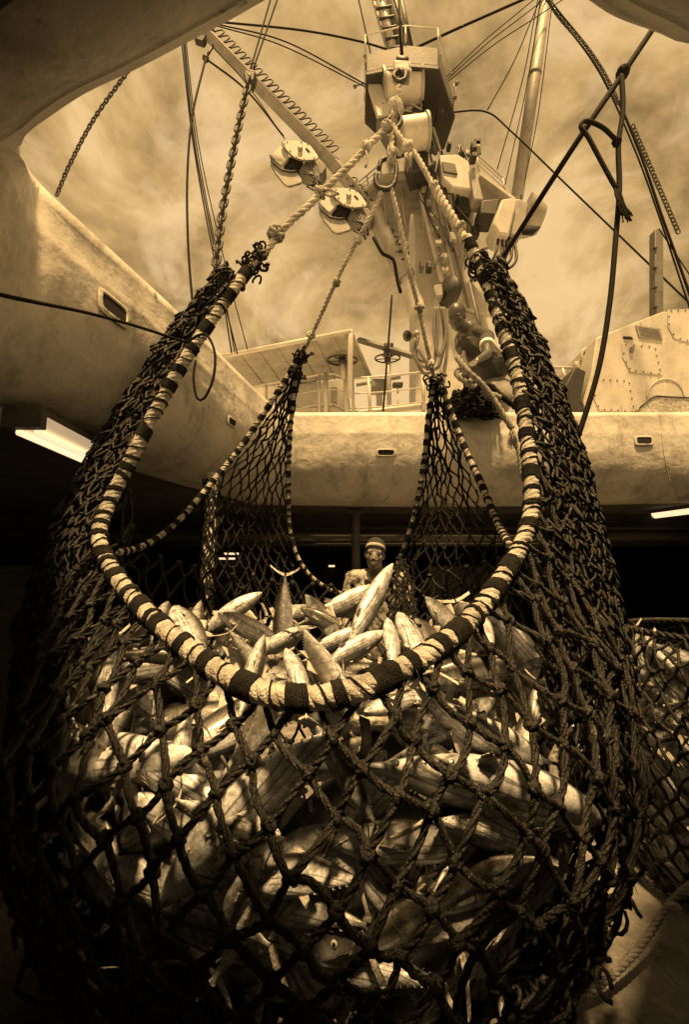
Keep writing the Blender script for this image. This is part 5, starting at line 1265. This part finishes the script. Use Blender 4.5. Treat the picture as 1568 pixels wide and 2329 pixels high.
# man leaning over the edge on the deck
YD = 4.15
h1 = P(1040, 722, YD-.10); s1 = 1.10
m1 = empty('person', Vector((P(1140, 940, YD+.2).x, YD+.2, ZT)), 'man in grey shirt with a white cuff bending over the deck edge, gripping a rope', 'person')
R3 = basis(Vector((-.55, -.72, -.62)), Vector((-.05, -.2, 1))); m = MB(); q = head(m, h1, R3, s1)
nk = P(1066, 752, YD+.05); m.caps(h1 + Vector((.02, .04, -.05)), .062, nk, .068)
SL = P(1108, 768, YD-.02); SRr = P(1050, 772, YD+.22); CH = P(1078, 792, YD+.12); BE = P(1118, 835, YD+.14); HI = P(1136, 862, YD+.26)
EL = P(1109, 806, YD-.24); WR_ = P(1086, 820, YD-.38)
m.caps(nk, .07, SL, .065); m.caps(nk, .07, SRr, .062); m.caps(nk, .1, CH, .155); m.caps(CH, .155, BE, .16); m.caps(BE, .16, HI, .13)
m.caps(SL, .062, EL, .046); m.caps(EL, .046, WR_, .031); hand(m, WR_, P(1068, 832, YD-.48) - WR_, Vector((.1, .5, -.8)), 1, 1.08, .95)
ER = P(1052, 815, YD+.0); WRr = P(1062, 838, YD-.30); m.caps(SRr, .058, ER, .045); m.caps(ER, .044, WRr, .03); hand(m, WRr, P(1058, 850, YD-.42) - WRr, Vector((.3, .6, -.4)), -1, 1.08, .95)
K1 = P(1150, 905, YD+.02); A1 = Vector((K1.x+.02, YD+.25, ZT+.1)); K2 = P(1110, 905, YD+.05); A2 = Vector((K2.x+.02, YD+.3, ZT+.1))
for K_, A_ in ((K1, A1), (K2, A2)): m.caps(HI, .12, K_, .075); m.caps(K_, .07, A_, .045); m.caps(A_, .045, A_ + Vector((-.05, -.16, -.05)), .035)
ob = m.build('body', M['skin'], m1); remesh(ob)
face_parts(m1, q, R3, s1, h1)
m = MB(); m.caps(nk + (CH-nk)*.15, .105, CH, .172); m.caps(CH, .172, BE, .176); m.caps(BE, .176, BE.lerp(HI, .5), .16)
m.caps(nk.lerp(SL, .35), .085, SL, .08); m.caps(SL, .079, SL.lerp(EL, .42), .072); m.caps(nk.lerp(SRr, .35), .08, SRr, .075); m.caps(SRr, .075, SRr.lerp(ER, .45), .068)
for k in range(7):
    a = CH.lerp(BE, k/7) + Vector((-.15+.03*k, -.13, .05-.02*k)); b = a + Vector((.22, -.03, -.09)); m.caps(a, .016, b, .014, 8)
os_ = m.build('shirt', M['shirt'], m1); remesh(os_, .009, 4)
m = MB(); a = SL.lerp(EL, .42); b = SL.lerp(EL, .56); m.tube([a, b], .0745, 18); auto(m.build('cuff', M['cuff'], m1))
m = MB(); m.caps(BE.lerp(HI, .75), .165, HI, .15)
for K_, A_ in ((K1, A1), (K2, A2)): m.caps(HI, .145, K_, .098); m.caps(K_, .096, A_ + Vector((0, 0, .06)), .075)
ot = m.build('trousers', M['trouser'], m1); remesh(ot, .01, 4)
m = MB(); m.ball(h1 + R3 @ Vector((0, -.030, .046)), (.0785*s1, .0955*s1, .0875*s1), 18, 12, R3); m.build('hair', mat('shaved_hair', g(.045), .8, g(.03), 60, .3, 90), m1)
# rope he grips
o, _ = rope([(1040, 812, YD-.42), (1062, 842, YD-.46), (1095, 872, YD-.44), (1125, 910, YD-.42), (1150, 950, YD-.42), (1166, 975, YD-.42)], .028, 'gripped_rope', 'laid rope gripped by the bending man and hanging over the edge', 'ropeb')
m = MB(); tufts([P(1166, 978, YD-.42), P(1164, 972, YD-.42)], 30, (.05, .14), m, .004, True); m.build('tassel', M['rope'], o)
m = MB(); m.laid(px([(1166, 980, YD-.42), (1178, 1020, YD-.4), (1188, 1085, YD-.4)], .03), .018, .12); m.build('tail', M['ropeb'], o)
o, _ = rope([(1050, 835, YD-.3), (1040, 850, YD-.3), (1060, 868, YD-.35), (1100, 890, YD-.4), (1140, 905, YD-.42)], .03, 'coiled_rope', 'dark coiled rope end beneath the bending man\'s hands', 'ropeb')
# net heap beneath him
hp = empty('net_heap', P(1090, 930, YD-.1), 'heap of dark netting on the far edge under the bending man', 'netting')
rws = []
for i in range(12):
    v = 880 + (938-880)*i/11; wl = 14 + 56*(i/11)**.8; rws.append([P(1078 - wl + 2*wl*(j+(.5 if i % 2 else 0))/9, v + 3*math.sin(j), YD - .12 - .25*math.sin(math.pi*j/9)*(i/11)) for j in range(9)])
for dy in (0, .06, .12):
    m, pp = net_grid([[p_ + Vector((0, dy, 0)) for p_ in r_] for r_ in rws], .013, .024, jit=.02)
    if dy == 0: loops([p_ for r_ in pp for p_ in r_], 160, (.02, .045), .012, m)
    m.build('mesh_layer', M['twine'], hp)
m = MB(); m.laid(px([(1040, 935, YD-.3), (1070, 900, YD-.4), (1110, 876, YD-.4), (1140, 900, YD-.4), (1178, 930, YD-.35)], .03), .028, .15); m.build('edge_rope', M['twine'], hp)
print('FISH', NFISH[0], 'OBJ', len(bpy.data.objects))
